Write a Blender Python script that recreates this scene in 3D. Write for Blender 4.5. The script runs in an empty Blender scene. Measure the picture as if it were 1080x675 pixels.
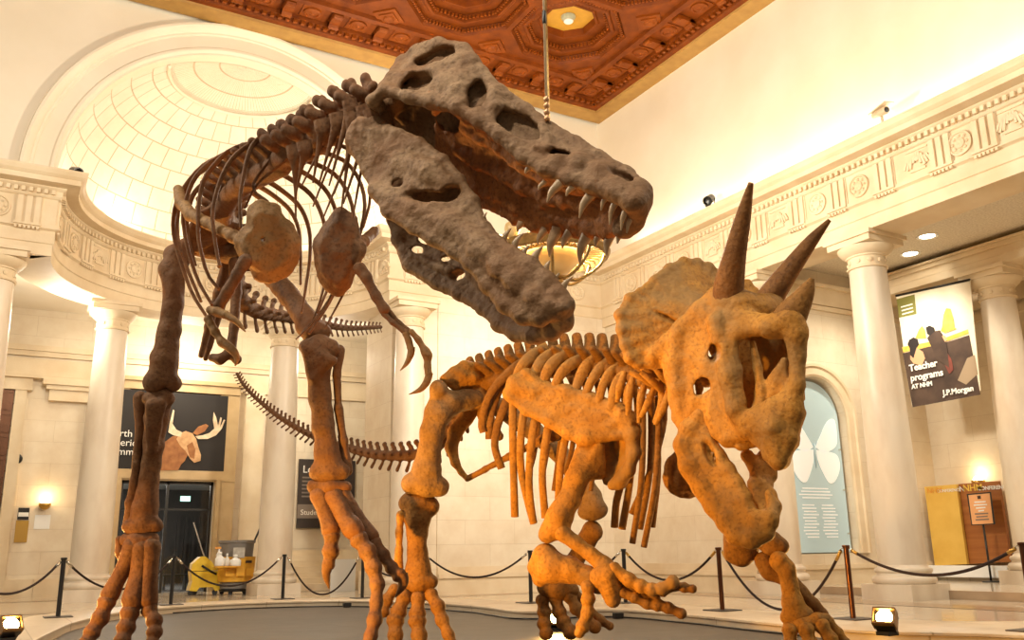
import bpy, math, random
import numpy as np
from math import sin, cos, pi, radians, sqrt, atan2
from mathutils import Vector, Matrix
random.seed(7)
rng = np.random.RandomState(5)
SC = bpy.context.scene
COL = SC.collection
# ---------------------------------------------------------------- camera
F_PX, CX, CY, EYE = 950.0, 540.0, 337.5, 1.05
psi, pit, rol = radians(30), radians(14.4), radians(0.9)
FWD = np.array([sin(psi)*cos(pit), cos(psi)*cos(pit), sin(pit)])
_r0 = np.array([cos(psi), -sin(psi), 0.0]); _u0 = np.cross(_r0, FWD)
RT = cos(rol)*_r0 - sin(rol)*_u0
UP = sin(rol)*_r0 + cos(rol)*_u0
ORG = np.array([0, 0, EYE])
def P(u, v, d):
    """world point seen at photo pixel (u, v), d metres along the optical axis"""
    return ORG + d*(FWD + RT*((u-CX)/F_PX) + UP*((CY-v)/F_PX))
def onZ(u, v, z):
    r = FWD + RT*((u-CX)/F_PX) + UP*((CY-v)/F_PX)
    return ORG + r*((z-EYE)/r[2])
def onX(u, v, x):
    r = FWD + RT*((u-CX)/F_PX) + UP*((CY-v)/F_PX)
    return ORG + r*(x/r[0])
def onY(u, v, y):
    r = FWD + RT*((u-CX)/F_PX) + UP*((CY-v)/F_PX)
    return ORG + r*(y/r[1])
cam = bpy.data.objects.new('camera', bpy.data.cameras.new('camera')); COL.objects.link(cam)
cam.data.sensor_fit = 'HORIZONTAL'; cam.data.sensor_width = 36.0
cam.data.lens = 36.0*F_PX/1080.0
cam.data.clip_start = 0.05; cam.data.clip_end = 300
mw = Matrix.Identity(4)
for i in range(3):
    mw[i][0] = RT[i]; mw[i][1] = UP[i]; mw[i][2] = -FWD[i]; mw[i][3] = ORG[i]
cam.matrix_world = mw
SC.camera = cam
vs = SC.view_settings
vs.view_transform = 'Standard'; vs.look = 'None'; vs.gamma = 1.0; vs.use_curve_mapping = False
vs.exposure = 0.0
# ---------------------------------------------------------------- objects
WORG = {}
def tag(o, label=None, cat=None, group=None, kind=None):
    if label: o['label'] = label
    if cat: o['category'] = cat
    if group: o['group'] = group
    if kind: o['kind'] = kind
    return o
def thing(name, loc, label=None, cat=None, group=None):
    o = bpy.data.objects.new(name, None); COL.objects.link(o)
    o.empty_display_size = 0.1
    o.location = Vector([float(c) for c in loc]); WORG[o.name] = np.array([float(c) for c in loc])
    return tag(o, label, cat, group)
def mkobj(name, V, Fc, mats, parent=None, smooth=False, origin=None, mi=None, uv=None, angle=None):
    """one mesh object from world-space vertices"""
    V = np.asarray(V, float).reshape(-1, 3)
    if origin is None:
        lo, hi = V.min(0), V.max(0)
        origin = np.array([(lo[0]+hi[0])/2, (lo[1]+hi[1])/2, lo[2]])
    origin = np.asarray(origin, float)
    me = bpy.data.meshes.new(name)
    Vl = V - origin
    me.from_pydata([tuple(v) for v in Vl.tolist()], [], [tuple(int(i) for i in f) for f in Fc])
    if not isinstance(mats, (list, tuple)): mats = [mats]
    for m in mats: me.materials.append(m)
    if mi is not None: me.polygons.foreach_set('material_index', np.asarray(mi, np.int32))
    if smooth: me.polygons.foreach_set('use_smooth', np.ones(len(me.polygons), bool))
    if uv is not None:
        l = me.uv_layers.new(name='UVMap')
        li = np.zeros(len(me.loops), np.int32); me.loops.foreach_get('vertex_index', li)
        l.data.foreach_set('uv', np.asarray(uv, np.float32)[li].ravel())
    me.update()
    if smooth and angle: 
        try: me.set_sharp_from_angle(angle=radians(angle))
        except Exception: pass
    o = bpy.data.objects.new(name, me); COL.objects.link(o)
    if parent is not None:
        o.parent = parent; o.location = Vector(origin - WORG[parent.name])
    else: o.location = Vector(origin)
    WORG[o.name] = origin
    return o
def copy_tree(src, parent=None):
    c = src.copy(); COL.objects.link(c); c.parent = parent
    WORG[c.name] = WORG[src.name]
    for ch in list(src.children): copy_tree(ch, c)
    return c
class MB:
    """collects shapes for ONE mesh"""
    def __init__(s): s.V = []; s.F = []; s.MI = []; s.m = 0
    def add(s, V, Fc):
        b = len(s.V); s.V += [tuple(map(float, v)) for v in V]
        for f in Fc: s.F.append([b+int(i) for i in f]); s.MI.append(s.m)
        return s
    def box(s, c, d, rz=0.0, X=None, Y=None, Z=None):
        c = np.array(c, float); d = np.array(d, float)/2
        if X is None:
            X = np.array([cos(rz), sin(rz), 0]); Y = np.array([-sin(rz), cos(rz), 0]); Z = np.array([0, 0, 1.])
        V = [c + X*d[0]*i + Y*d[1]*j + Z*d[2]*k for i in (-1, 1) for j in (-1, 1) for k in (-1, 1)]
        return s.add(V, [(0,1,3,2),(4,6,7,5),(0,4,5,1),(2,3,7,6),(0,2,6,4),(1,5,7,3)])
    def bevbox(s, c, d, b=0.01, rz=0.0):
        """box with chamfered vertical edges and top/bottom"""
        c = np.array(c, float); hx, hy, hz = [k/2 for k in d]
        X = np.array([cos(rz), sin(rz), 0]); Y = np.array([-sin(rz), cos(rz), 0])
        def ring(ix, iy, z):
            q = [(ix-b, -iy), (ix, -iy+b), (ix, iy-b), (ix-b, iy), (-ix+b, iy), (-ix, iy-b), (-ix, -iy+b), (-ix+b, -iy)]
            return [c + X*x + Y*y + np.array([0, 0, z]) for x, y in q]
        V = ring(hx-b, hy-b, -hz) + ring(hx, hy, -hz+b) + ring(hx, hy, hz-b) + ring(hx-b, hy-b, hz)
        Fc = []
        for k in range(3):
            for i in range(8):
                j = (i+1) % 8; Fc.append((k*8+i, k*8+j, k*8+8+j, k*8+8+i))
        Fc.append(tuple(range(7, -1, -1))); Fc.append(tuple(range(24, 32)))
        return s.add(V, Fc)
    def lathe(s, c, prof, n=32, axis=(0, 0, 1), a0=0.0, a1=2*pi):
        """prof: (radius, height) pairs along axis"""
        c = np.array(c, float); Z = np.array(axis, float); Z /= np.linalg.norm(Z)
        T = np.array([1, 0, 0]) if abs(Z[0]) < .9 else np.array([0, 1, 0])
        if abs(Z[2]) > .999: X = np.array([1., 0, 0]); Y = np.array([0, 1., 0])
        else: X = np.cross(T, Z); X /= np.linalg.norm(X); Y = np.cross(Z, X)
        V = []; Fc = []
        full = abs(a1-a0-2*pi) < 1e-6; m = n if full else n+1
        for r, h in prof:
            for i in range(m):
                a = a0 + (a1-a0)*i/n
                V.append(c + Z*h + (X*cos(a)+Y*sin(a))*r)
        for k in range(len(prof)-1):
            for i in range(n):
                j = (i+1) % m
                Fc.append((k*m+i, k*m+j, k*m+m+j, k*m+m+i))
        if full and tuple(prof[0]) != tuple(prof[-1]):
            if prof[0][0] > 1e-4: Fc.append(tuple(range(m-1, -1, -1)))
            if prof[-1][0] > 1e-4: Fc.append(tuple(range((len(prof)-1)*m, len(prof)*m)))
        return s.add(V, Fc)
    def tube(s, pts, rad, n=8, flat=1.0, nrm=None, cap=True):
        """tube along pts; rad scalar or list; elliptical when flat != 1 (flat = thickness along nrm)"""
        pts = [np.array(p, float) for p in pts]; N = len(pts)
        if not hasattr(rad, '__len__'): rad = [rad]*N
        tan = [pts[min(i+1, N-1)] - pts[max(i-1, 0)] for i in range(N)]
        tan = [t/(np.linalg.norm(t)+1e-9) for t in tan]
        if nrm is None:
            a = np.array([0, 0, 1.]) if abs(tan[0][2]) < .9 else np.array([1., 0, 0])
        else: a = np.array(nrm, float)
        V = []
        for i in range(N):
            a = a - tan[i]*np.dot(a, tan[i])
            if np.linalg.norm(a) < 1e-6: a = np.array([.3, .5, .8]); a = a - tan[i]*np.dot(a, tan[i])
            a = a/np.linalg.norm(a); b = np.cross(tan[i], a)
            if nrm is not None:
                a0 = np.array(nrm, float); a0 = a0 - tan[i]*np.dot(a0, tan[i])
                if np.linalg.norm(a0) > .05: a = a0/np.linalg.norm(a0); b = np.cross(tan[i], a)
            for k in range(n):
                t = 2*pi*k/n
                V.append(pts[i] + (a*cos(t)*flat + b*sin(t))*rad[i])
        Fc = []
        for i in range(N-1):
            for k in range(n):
                j = (k+1) % n
                Fc.append((i*n+k, i*n+j, i*n+n+j, i*n+n+k))
        if cap: Fc.append(tuple(range(n-1, -1, -1))); Fc.append(tuple(range((N-1)*n, N*n)))
        return s.add(V, Fc)
    def prism(s, poly, O, X, Y, Z, t):
        """polygon (x, y) in plane O+X*x+Y*y extruded along Z by t"""
        O, X, Y, Z = [np.array(k, float) for k in (O, X, Y, Z)]
        n = len(poly)
        V = [O + X*x + Y*y for x, y in poly] + [O + X*x + Y*y + Z*t for x, y in poly]
        Fc = [tuple(range(n-1, -1, -1)), tuple(range(n, 2*n))]
        for i in range(n):
            j = (i+1) % n; Fc.append((i, j, n+j, n+i))
        return s.add(V, Fc)
    def sweep(s, path, prof, closed=False):
        """path: list of (x, y, nx, ny); prof: list of (offset along n, z); caps the ends"""
        V = []; n = len(prof)
        for x, y, nx, ny in path:
            for d, z in prof: V.append((x+nx*d, y+ny*d, z))
        Fc = []; N = len(path)
        for i in range(N if closed else N-1):
            i2 = (i+1) % N
            for k in range(n-1): Fc.append((i*n+k, i2*n+k, i2*n+k+1, i*n+k+1))
        if not closed:
            Fc.append(tuple(range(n))); Fc.append(tuple(range(N*n-1, (N-1)*n-1, -1)))
        return s.add(V, Fc)
    def build(s, name, mats, parent=None, smooth=False, **k):
        mi = s.MI if isinstance(mats, (list, tuple)) and len(mats) > 1 else None
        return mkobj(name, s.V, s.F, mats, parent, smooth, mi=mi, **k)
# ---------------------------------------------------------------- materials
def mat(name, col, rough=.6, metal=0.0, col2=None, scale=4.0, bump=0.0, bscale=None, detail=6, spec=.5, emis=None, estr=1.0, lo=.35, hi=.65, stretch=None, bdist=.02):
    m = bpy.data.materials.new(name); m.use_nodes = True
    nt = m.node_tree; b = nt.nodes['Principled BSDF']
    b.inputs['Base Color'].default_value = (*col, 1); b.inputs['Roughness'].default_value = rough
    b.inputs['Metallic'].default_value = metal; b.inputs['Specular IOR Level'].default_value = spec
    tc = nt.nodes.new('ShaderNodeTexCoord'); src = tc.outputs['Object']
    if stretch:
        mp = nt.nodes.new('ShaderNodeMapping'); mp.inputs['Scale'].default_value = stretch
        nt.links.new(src, mp.inputs[0]); src = mp.outputs[0]
    if col2 is not None:
        nz = nt.nodes.new('ShaderNodeTexNoise'); nz.inputs['Scale'].default_value = scale; nz.inputs['Detail'].default_value = detail
        nt.links.new(src, nz.inputs['Vector'])
        cr = nt.nodes.new('ShaderNodeValToRGB')
        cr.color_ramp.elements[0].position = lo; cr.color_ramp.elements[1].position = hi
        cr.color_ramp.elements[0].color = (*col, 1); cr.color_ramp.elements[1].color = (*col2, 1)
        nt.links.new(nz.outputs['Fac'], cr.inputs[0]); nt.links.new(cr.outputs[0], b.inputs['Base Color'])
    if bump:
        n2 = nt.nodes.new('ShaderNodeTexNoise'); n2.inputs['Scale'].default_value = bscale or scale*4; n2.inputs['Detail'].default_value = 8
        nt.links.new(src, n2.inputs['Vector'])
        bp = nt.nodes.new('ShaderNodeBump'); bp.inputs['Strength'].default_value = bump; bp.inputs['Distance'].default_value = bdist
        nt.links.new(n2.outputs['Fac'], bp.inputs['Height']); nt.links.new(bp.outputs[0], b.inputs['Normal'])
    if emis:
        b.inputs['Emission Color'].default_value = (*emis, 1); b.inputs['Emission Strength'].default_value = estr
    return m
def brick_mat(name, c1, c2, mortar, bw, bh, ms=.01, mode='UV', rough=.6, bump=.4, nscale=3.0, offset=.5, var=.12, axes=None, squash=1.0):
    """ashlar blocks / tiles; axes picks which object axes run along and up"""
    m = bpy.data.materials.new(name); m.use_nodes = True
    nt = m.node_tree; b = nt.nodes['Principled BSDF']; b.inputs['Roughness'].default_value = rough
    tc = nt.nodes.new('ShaderNodeTexCoord')
    if mode == 'UV': src = tc.outputs['UV']
    else:
        sp = nt.nodes.new('ShaderNodeSeparateXYZ'); nt.links.new(tc.outputs['Object'], sp.inputs[0])
        cb = nt.nodes.new('ShaderNodeCombineXYZ')
        nt.links.new(sp.outputs[axes[0]], cb.inputs[0]); nt.links.new(sp.outputs[axes[1]], cb.inputs[1]); src = cb.outputs[0]
    br = nt.nodes.new('ShaderNodeTexBrick'); br.offset = offset
    br.inputs['Color1'].default_value = (*c1, 1); br.inputs['Color2'].default_value = (*c2, 1); br.inputs['Mortar'].default_value = (*mortar, 1)
    br.inputs['Scale'].default_value = 1.0; br.inputs['Mortar Size'].default_value = ms; br.inputs['Mortar Smooth'].default_value = .3
    br.inputs['Brick Width'].default_value = bw; br.inputs['Row Height'].default_value = bh; br.inputs['Bias'].default_value = 0
    nt.links.new(src, br.inputs['Vector'])
    nz = nt.nodes.new('ShaderNodeTexNoise'); nz.inputs['Scale'].default_value = nscale; nz.inputs['Detail'].default_value = 7; nz.inputs['Roughness'].default_value = .65
    nt.links.new(tc.outputs['Object'], nz.inputs['Vector'])
    mx = nt.nodes.new('ShaderNodeMix'); mx.data_type = 'RGBA'; mx.blend_type = 'MULTIPLY'; mx.inputs[0].default_value = 1.0
    cr = nt.nodes.new('ShaderNodeValToRGB'); cr.color_ramp.elements[0].position = .3; cr.color_ramp.elements[1].position = .62
    cr.color_ramp.elements[0].color = (1-var*1.0, 1-var*1.5, 1-var*2.0, 1); cr.color_ramp.elements[1].color = (1, 1, 1, 1)
    nt.links.new(nz.outputs['Fac'], cr.inputs[0])
    nt.links.new(br.outputs['Color'], mx.inputs[6]); nt.links.new(cr.outputs[0], mx.inputs[7])
    nt.links.new(mx.outputs[2], b.inputs['Base Color'])
    if bump:
        bp = nt.nodes.new('ShaderNodeBump'); bp.inputs['Strength'].default_value = bump; bp.inputs['Distance'].default_value = .03; bp.invert = True
        nt.links.new(br.outputs['Fac'], bp.inputs['Height']); nt.links.new(bp.outputs[0], b.inputs['Normal'])
    return m
def text_mesh(body, size, O, X, Y, m, name='lettering', parent=None, align='LEFT', thick=.004, bold=0.0, squeeze=1.0):
    """writing as real raised letters, baseline starting at O, along X, up Y"""
    cu = bpy.data.curves.new('writing', 'FONT'); cu.body = body; cu.size = size; cu.align_x = align
    cu.extrude = thick; cu.offset = bold; cu.resolution_u = 3
    to = bpy.data.objects.new('writing', cu); COL.objects.link(to)
    dg = bpy.context.evaluated_depsgraph_get(); ev = to.evaluated_get(dg)
    me = ev.to_mesh(); V = np.array([v.co[:] for v in me.vertices]).reshape(-1, 3); Fc = [tuple(p.vertices) for p in me.polygons]
    ev.to_mesh_clear(); bpy.data.objects.remove(to); bpy.data.curves.remove(cu)
    O, X, Y = [np.array(k, float) for k in (O, X, Y)]; X = X/np.linalg.norm(X); Y = Y/np.linalg.norm(Y); Z = np.cross(X, Y)
    W = O + V[:, :1]*X*squeeze + V[:, 1:2]*Y + V[:, 2:3]*Z
    return mkobj(name, W, Fc, m, parent)
# ---------------------------------------------------------------- implicit surfaces (bones)
class SDF:
    def __init__(s): s.ops = []
    def cone(s, p, q, r1, r2, k=.02, n=None, flat=1.0, sub=False):
        s.ops.append(('cone', np.array(p, float), np.array(q, float), r1, r2, k, None if n is None else np.array(n, float)/np.linalg.norm(n), flat, sub)); return s
    def chain(s, pts, rad, k=.02, n=None, flat=1.0, sub=False):
        if not hasattr(rad, '__len__'): rad = [rad]*len(pts)
        for i in range(len(pts)-1): s.cone(pts[i], pts[i+1], rad[i], rad[i+1], k, n, flat, sub)
        return s
    def ball(s, p, r, k=.02, sub=False): return s.cone(p, np.array(p, float)+1e-4, r, r, k, None, 1.0, sub)
    def ell(s, c, ax, rad, k=.02, sub=False):
        s.ops.append(('ell', np.array(c, float), np.array(ax, float), np.array(rad, float), k, sub)); return s
    def tri(s, a, b, c, r, k=.02, sub=False):
        s.ops.append(('tri', np.array(a, float), np.array(b, float), np.array(c, float), r, k, sub)); return s
    def quad(s, a, b, c, d, r, k=.02): s.tri(a, b, c, r, k); return s.tri(a, c, d, r, k)
    def fan(s, c, pts, r, k=.02):
        for i in range(len(pts)-1): s.tri(c, pts[i], pts[i+1], r, k)
        return s
    def strip(s, A, B, r, k=.02):
        """sheet between two polylines of equal length"""
        for i in range(len(A)-1):
            s.tri(A[i], A[i+1], B[i], r, k); s.tri(A[i+1], B[i+1], B[i], r, k)
        return s
    def mesh(s, h, amp=0.0, nsc=.12, amp2=0.0):
        los = []; his = []; ext = []
        for o in s.ops:
            if o[0] == 'cone':
                R = max(o[3], o[4])*max(1, o[7]); R = max(o[3], o[4]); lo = np.minimum(o[1], o[2])-R; hi = np.maximum(o[1], o[2])+R; k = o[5]; sub = o[8]
            elif o[0] == 'ell':
                R = np.abs(o[2]*o[3][:, None]).sum(0); lo = o[1]-R; hi = o[1]+R; k = o[4]; sub = o[5]
            else:
                lo = np.minimum(np.minimum(o[1], o[2]), o[3])-o[4]; hi = np.maximum(np.maximum(o[1], o[2]), o[3])+o[4]; k = o[5]; sub = o[6]
            ext.append((lo-k-2.5*h, hi+k+2.5*h))
            if not sub: los.append(lo); his.append(hi)
        lo = np.min(los, 0)-3*h-amp-amp2; hi = np.max(his, 0)+3*h+amp+amp2
        N = np.ceil((hi-lo)/h).astype(int)+1
        f = np.full(tuple(N), 3*h, np.float32)
        ax = [lo[i]+h*np.arange(N[i]) for i in range(3)]
        for o, (a, b) in zip(s.ops, ext):
            i0 = np.maximum(((a-lo)/h).astype(int), 0); i1 = np.minimum(((b-lo)/h).astype(int)+2, N)
            if (i1 <= i0).any(): continue
            sl = tuple(slice(i0[i], i1[i]) for i in range(3))
            X = ax[0][sl[0]][:, None, None]; Y = ax[1][sl[1]][None, :, None]; Z = ax[2][sl[2]][None, None, :]
            if o[0] == 'cone':
                p, q, r1, r2, k, n, fl, sub = o[1:]
                e = q-p; L = max(e@e, 1e-12)
                px, py, pz = X-p[0], Y-p[1], Z-p[2]
                t = np.clip((px*e[0]+py*e[1]+pz*e[2])/L, 0, 1)
                dx = px-t*e[0]; dy = py-t*e[1]; dz = pz-t*e[2]
                if n is None: d = np.sqrt(dx*dx+dy*dy+dz*dz)
                else:
                    w = dx*n[0]+dy*n[1]+dz*n[2]
                    d = np.sqrt(np.maximum(dx*dx+dy*dy+dz*dz-w*w, 0)+(w/fl)**2)
                d = d-(r1+(r2-r1)*t)
                if n is not None: d = np.where(d < 0, d, d*max(fl, .5))
            elif o[0] == 'ell':
                c, A, R, k, sub = o[1:]
                px, py, pz = X-c[0], Y-c[1], Z-c[2]
                d = 0
                for i in range(3): d = d+((px*A[i][0]+py*A[i][1]+pz*A[i][2])/R[i])**2
                d = np.sqrt(d); d = (d-1)*R.min()
            else:
                a_, b_, c_, r, k, sub = o[1:]
                d = _tri_dist(X, Y, Z, a_, b_, c_)-r
            g = f[sl]
            if sub:
                m = -d; hh = np.maximum(k-np.abs(g-m), 0)/max(k, 1e-6); f[sl] = np.maximum(g, m)+hh*hh*k*.25
            else:
                hh = np.maximum(k-np.abs(g-d), 0)/max(k, 1e-6); f[sl] = np.minimum(g, d)-hh*hh*k*.25
        if amp: f += (amp*vnoise(ax, nsc)).astype(np.float32)
        if amp2: f += (amp2*vnoise(ax, nsc*.3, 11)).astype(np.float32)
        return surf_nets(f, lo, h)
    def build(s, name, m, parent=None, h=.015, amp=.004, nsc=.1, amp2=0.0, **k):
        V, Q = s.mesh(h, amp, nsc, amp2)
        return mkobj(name, V, Q, m, parent, True, **k)
def _tri_dist(X, Y, Z, a, b, c):
    ba = b-a; cb = c-b; ac = a-c; n = np.cross(ba, ac); nn = max(n@n, 1e-14)
    pa = (X-a[0], Y-a[1], Z-a[2]); pb = (X-b[0], Y-b[1], Z-b[2]); pc = (X-c[0], Y-c[1], Z-c[2])
    dt = lambda p, v: p[0]*v[0]+p[1]*v[1]+p[2]*v[2]
    sg = np.sign(dt(pa, np.cross(ba, n)))+np.sign(dt(pb, np.cross(cb, n)))+np.sign(dt(pc, np.cross(ac, n)))
    def ed(p, e):
        t = np.clip(dt(p, e)/max(e@e, 1e-12), 0, 1)
        return (p[0]-t*e[0])**2+(p[1]-t*e[1])**2+(p[2]-t*e[2])**2
    d2 = np.where(sg < 2.0, np.minimum(np.minimum(ed(pa, ba), ed(pb, cb)), ed(pc, ac)), dt(pa, n)**2/nn)
    return np.sqrt(d2)
_lat = np.random.RandomState(3).rand(24, 24, 24).astype(np.float32)*2-1
def vnoise(ax, sc, off=0):
    idx = []; fr = []
    for i, a in enumerate(ax):
        t = np.asarray(a)/sc+37.3+off*(i+1); k = np.floor(t).astype(int); w = t-k; w = w*w*(3-2*w)
        idx.append(k); fr.append(w.astype(np.float32))
    out = 0
    for dx in (0, 1):
        wx = fr[0] if dx else 1-fr[0]
        for dy in (0, 1):
            wy = fr[1] if dy else 1-fr[1]
            for dz in (0, 1):
                wz = fr[2] if dz else 1-fr[2]
                out = out+_lat[np.ix_((idx[0]+dx) % 24, (idx[1]+dy) % 24, (idx[2]+dz) % 24)]*(wx[:, None, None]*wy[None, :, None]*wz[None, None, :])
    return out
def surf_nets(f, lo, h):
    s = f < 0
    c = np.zeros(tuple(np.array(f.shape)-1), np.int8)
    n = tuple(k-1 for k in f.shape)
    for i in (0, 1):
        for j in (0, 1):
            for k in (0, 1): c += s[i:i+n[0], j:j+n[1], k:k+n[2]]
    act = (c > 0) & (c < 8)
    ii = np.argwhere(act); M = len(ii)
    vid = np.full(act.shape, -1, np.int64); vid[act] = np.arange(M)
    acc = np.zeros((M, 3)); cnt = np.zeros(M)
    E = [((0,0,0),(1,0,0)),((0,1,0),(1,1,0)),((0,0,1),(1,0,1)),((0,1,1),(1,1,1)),((0,0,0),(0,1,0)),((1,0,0),(1,1,0)),((0,0,1),(0,1,1)),((1,0,1),(1,1,1)),((0,0,0),(0,0,1)),((1,0,0),(1,0,1)),((0,1,0),(0,1,1)),((1,1,0),(1,1,1))]
    for a, b in E:
        a = np.array(a); b = np.array(b)
        fa = f[tuple((ii+a).T)]; fb = f[tuple((ii+b).T)]
        x = (fa < 0) != (fb < 0)
        t = np.where(x, fa/np.where(fa-fb == 0, 1, fa-fb), 0)
        acc += np.where(x[:, None], a+t[:, None]*(b-a), 0); cnt += x
    V = lo+h*(ii+acc/np.maximum(cnt, 1)[:, None])
    Q = []
    for ax in range(3):
        u, v = (ax+1) % 3, (ax+2) % 3
        sl0 = [slice(None)]*3; sl1 = [slice(None)]*3; sl0[ax] = slice(0, -1); sl1[ax] = slice(1, None)
        s0 = s[tuple(sl0)]; s1 = s[tuple(sl1)]; x = s0 != s1
        e = np.argwhere(x); fl = s0[x]
        e_ok = (e[:, u] > 0) & (e[:, v] > 0) & (e[:, u] < act.shape[u]) & (e[:, v] < act.shape[v])
        e = e[e_ok]; fl = fl[e_ok]
        du = np.zeros(3, int); du[u] = 1; dv = np.zeros(3, int); dv[v] = 1
        q = np.stack([vid[tuple((e-du-dv).T)], vid[tuple((e-dv).T)], vid[tuple(e.T)], vid[tuple((e-du).T)]], 1)
        q[~fl] = q[~fl][:, ::-1]
        Q.append(q)
    Q = np.concatenate(Q); Q = Q[(Q >= 0).all(1)]
    return V, Q
def bez(pts, n):
    """smooth curve through control points (Catmull-Rom)"""
    p = [np.array(k, float) for k in pts]; p = [2*p[0]-p[1]]+p+[2*p[-1]-p[-2]]
    out = []; S = len(p)-3
    for i in range(n+1):
        t = i/n*S; k = min(int(t), S-1); t -= k
        a, b, c, d = p[k:k+4]
        out.append(.5*((2*b)+(c-a)*t+(2*a-5*b+4*c-d)*t*t+(3*b-a-3*c+d)*t**3))
    return out
def V3(*a): return np.array(a, float)
def unit(v): v = np.array(v, float); return v/np.linalg.norm(v)
def light(kind, name, loc, energy, col=(1, .8, .55), size=.3, target=None, spot=60, blend=.5, size_y=None):
    L = bpy.data.lights.new(name, kind); L.energy = energy; L.color = col
    if kind in ('POINT', 'SPOT'): L.shadow_soft_size = size
    if kind == 'AREA':
        L.size = size
        if size_y: L.shape = 'RECTANGLE'; L.size_y = size_y
    if kind == 'SPOT': L.spot_size = radians(spot); L.spot_blend = blend
    o = bpy.data.objects.new(name, L); COL.objects.link(o); o.location = Vector([float(k) for k in loc])
    if target is not None:
        d = Vector([float(k) for k in target])-o.location; o.rotation_euler = d.to_track_quat('-Z', 'Y').to_euler()
    return o
# ================================================================ ROOM
YB, XR, ZC = 21.7, 15.8, 14.6
AX, AR = 4.7, 4.05          # apse centre and frieze radius
m_plaster = mat('plaster', (.84,.75,.60), .8, col2=(.79,.69,.53), scale=.6, bump=.08, bscale=12)
m_block_back = brick_mat('ashlar back', (.76,.66,.50), (.73,.62,.46), (.62,.51,.36), 1.5, .62, .006, 'OBJ', axes=(0, 2), nscale=1.6, var=.10)
m_block_side = brick_mat('ashlar side', (.76,.66,.50), (.73,.62,.46), (.62,.51,.36), 1.5, .62, .006, 'OBJ', axes=(1, 2), nscale=1.6, var=.10)
m_stone = mat('carved limestone', (.76,.63,.44), .65, col2=(.67,.52,.33), scale=1.3, bump=.12, bscale=20)
m_column = mat('column marble', (.74,.64,.50), .42, col2=(.56,.43,.30), scale=1.5, bump=.06, bscale=15, stretch=(1, 1, .35), lo=.42, hi=.75)
m_dome = brick_mat('dome coffers', (.84,.77,.64), (.80,.72,.58), (.60,.47,.30), 1.0, 1.0, .028, 'UV', nscale=2.0, var=.06, bump=.7, offset=0.5)
m_fan = brick_mat('dome fan', (.82,.74,.60), (.80,.71,.56), (.58,.45,.29), 1.0, 1.8, .07, 'UV', nscale=2.0, var=.05, bump=.7, offset=0.0)
m_wood = mat('ceiling wood', (.215,.047,.0035), .5, col2=(.14,.028,.002), scale=3, spec=.2, bump=.15, bscale=30)
m_wood_lt = mat('ceiling wood face', (.26,.060,.0045), .5, col2=(.19,.040,.003), scale=3, spec=.2, bump=.1, bscale=30)
m_gold = mat('gilded panel', (.62,.33,.035), .5, col2=(.55,.28,.03), scale=4)
m_band = mat('ceiling edge band', (.44,.25,.06), .6, col2=(.36,.19,.045), scale=3)
m_slate = brick_mat('slate display floor', (.085,.066,.048), (.068,.053,.039), (.04,.032,.025), 1.6, .9, .006, 'OBJ', rough=.5, axes=(0, 1), nscale=2.5, var=.25, bump=.2)
m_kerb = brick_mat('kerb stone', (.66,.54,.38), (.60,.48,.33), (.40,.30,.18), 1.3, 5.0, .008, 'OBJ', rough=.35, axes=(0, 1), nscale=3, var=.12, bump=.2)
m_tile = brick_mat('stone floor tiles', (.66,.58,.45), (.58,.49,.37), (.42,.34,.24), .62, .62, .010, 'OBJ', rough=.14, axes=(0, 1), nscale=1.1, var=.14, bump=.1, offset=0.0)
m_tile_dark = mat('dark floor band', (.42,.30,.19), .18, col2=(.34,.24,.15), scale=2)
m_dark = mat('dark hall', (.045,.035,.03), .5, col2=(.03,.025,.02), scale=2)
m_stucco = mat('stucco ceiling', (.74,.66,.53), .85, col2=(.58,.50,.38), scale=22, bump=.5, bscale=30, detail=3)

# ---- floor
tag(MB().box((10, 13, -.05), (60, 64, .1)).build('floor', m_tile), kind='structure')
b = MB()
for i, (x0, y0, x1, y1) in enumerate([(14.4, -4, 15.3, 21.0), (-5, 20.6, 14.4, 21.2), (-1, 26.6, 11, 27.3)]):
    b.add([(x0, y0, .004), (x1, y0, .004), (x1, y1, .004), (x0, y1, .004)], [(0, 1, 2, 3)])
tag(b.build('floor_band', m_tile_dark), kind='structure')
# ---- the sunken display floor and its kerb
inner = [(-.9, 2.0), (-.2, 6.0), (.25, 9.5), (.62, 12.2), (1.0, 14.1), (1.35, 15.6), (2.05, 17.4), (3.05, 18.6), (4.25, 19.2), (5.5, 19.1), (6.7, 18.3), (7.5, 16.6), (7.72, 14.8), (7.55, 13.2), (7.85, 12.75), (8.6, 12.55), (9.0, 12.1), (9.0, 10.6), (8.75, 8.4), (8.8, 7.2), (9.5, 6.0), (9.6, 4.0), (9.0, 1.5)]
inner = [tuple(p[:2]) for p in bez([V3(x, y, 0) for x, y in inner], 110)]
outer = [(-2.1, 2.0), (-1.3, 6.0), (-.9, 9.5), (-.55, 12.4), (-.15, 14.6), (.3, 16.2), (1.2, 18.2), (2.6, 19.7), (4.3, 20.35), (6.1, 20.15), (7.7, 19.1), (8.6, 17.0), (9.05, 15.6), (9.8, 14.7), (10.25, 13.9), (10.35, 12.9), (10.35, 12.1), (10.35, 10.6), (10.35, 8.4), (10.6, 7.4), (11.3, 6.6), (11.3, 4.0), (10.9, 1.5)]
outer = [tuple(p[:2]) for p in bez([V3(x, y, 0) for x, y in outer], 110)]
tag(mkobj('display_floor', [(x, y, .006) for x, y in inner], [list(range(len(inner)))[::-1]], m_slate, origin=(0, 0, 0)), 'dark slate floor panel under the two skeletons inside the stone kerb', 'floor panel', kind='structure')
V = []; Fc = []; UVk = []; n = len(inner); KH = .13
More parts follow.
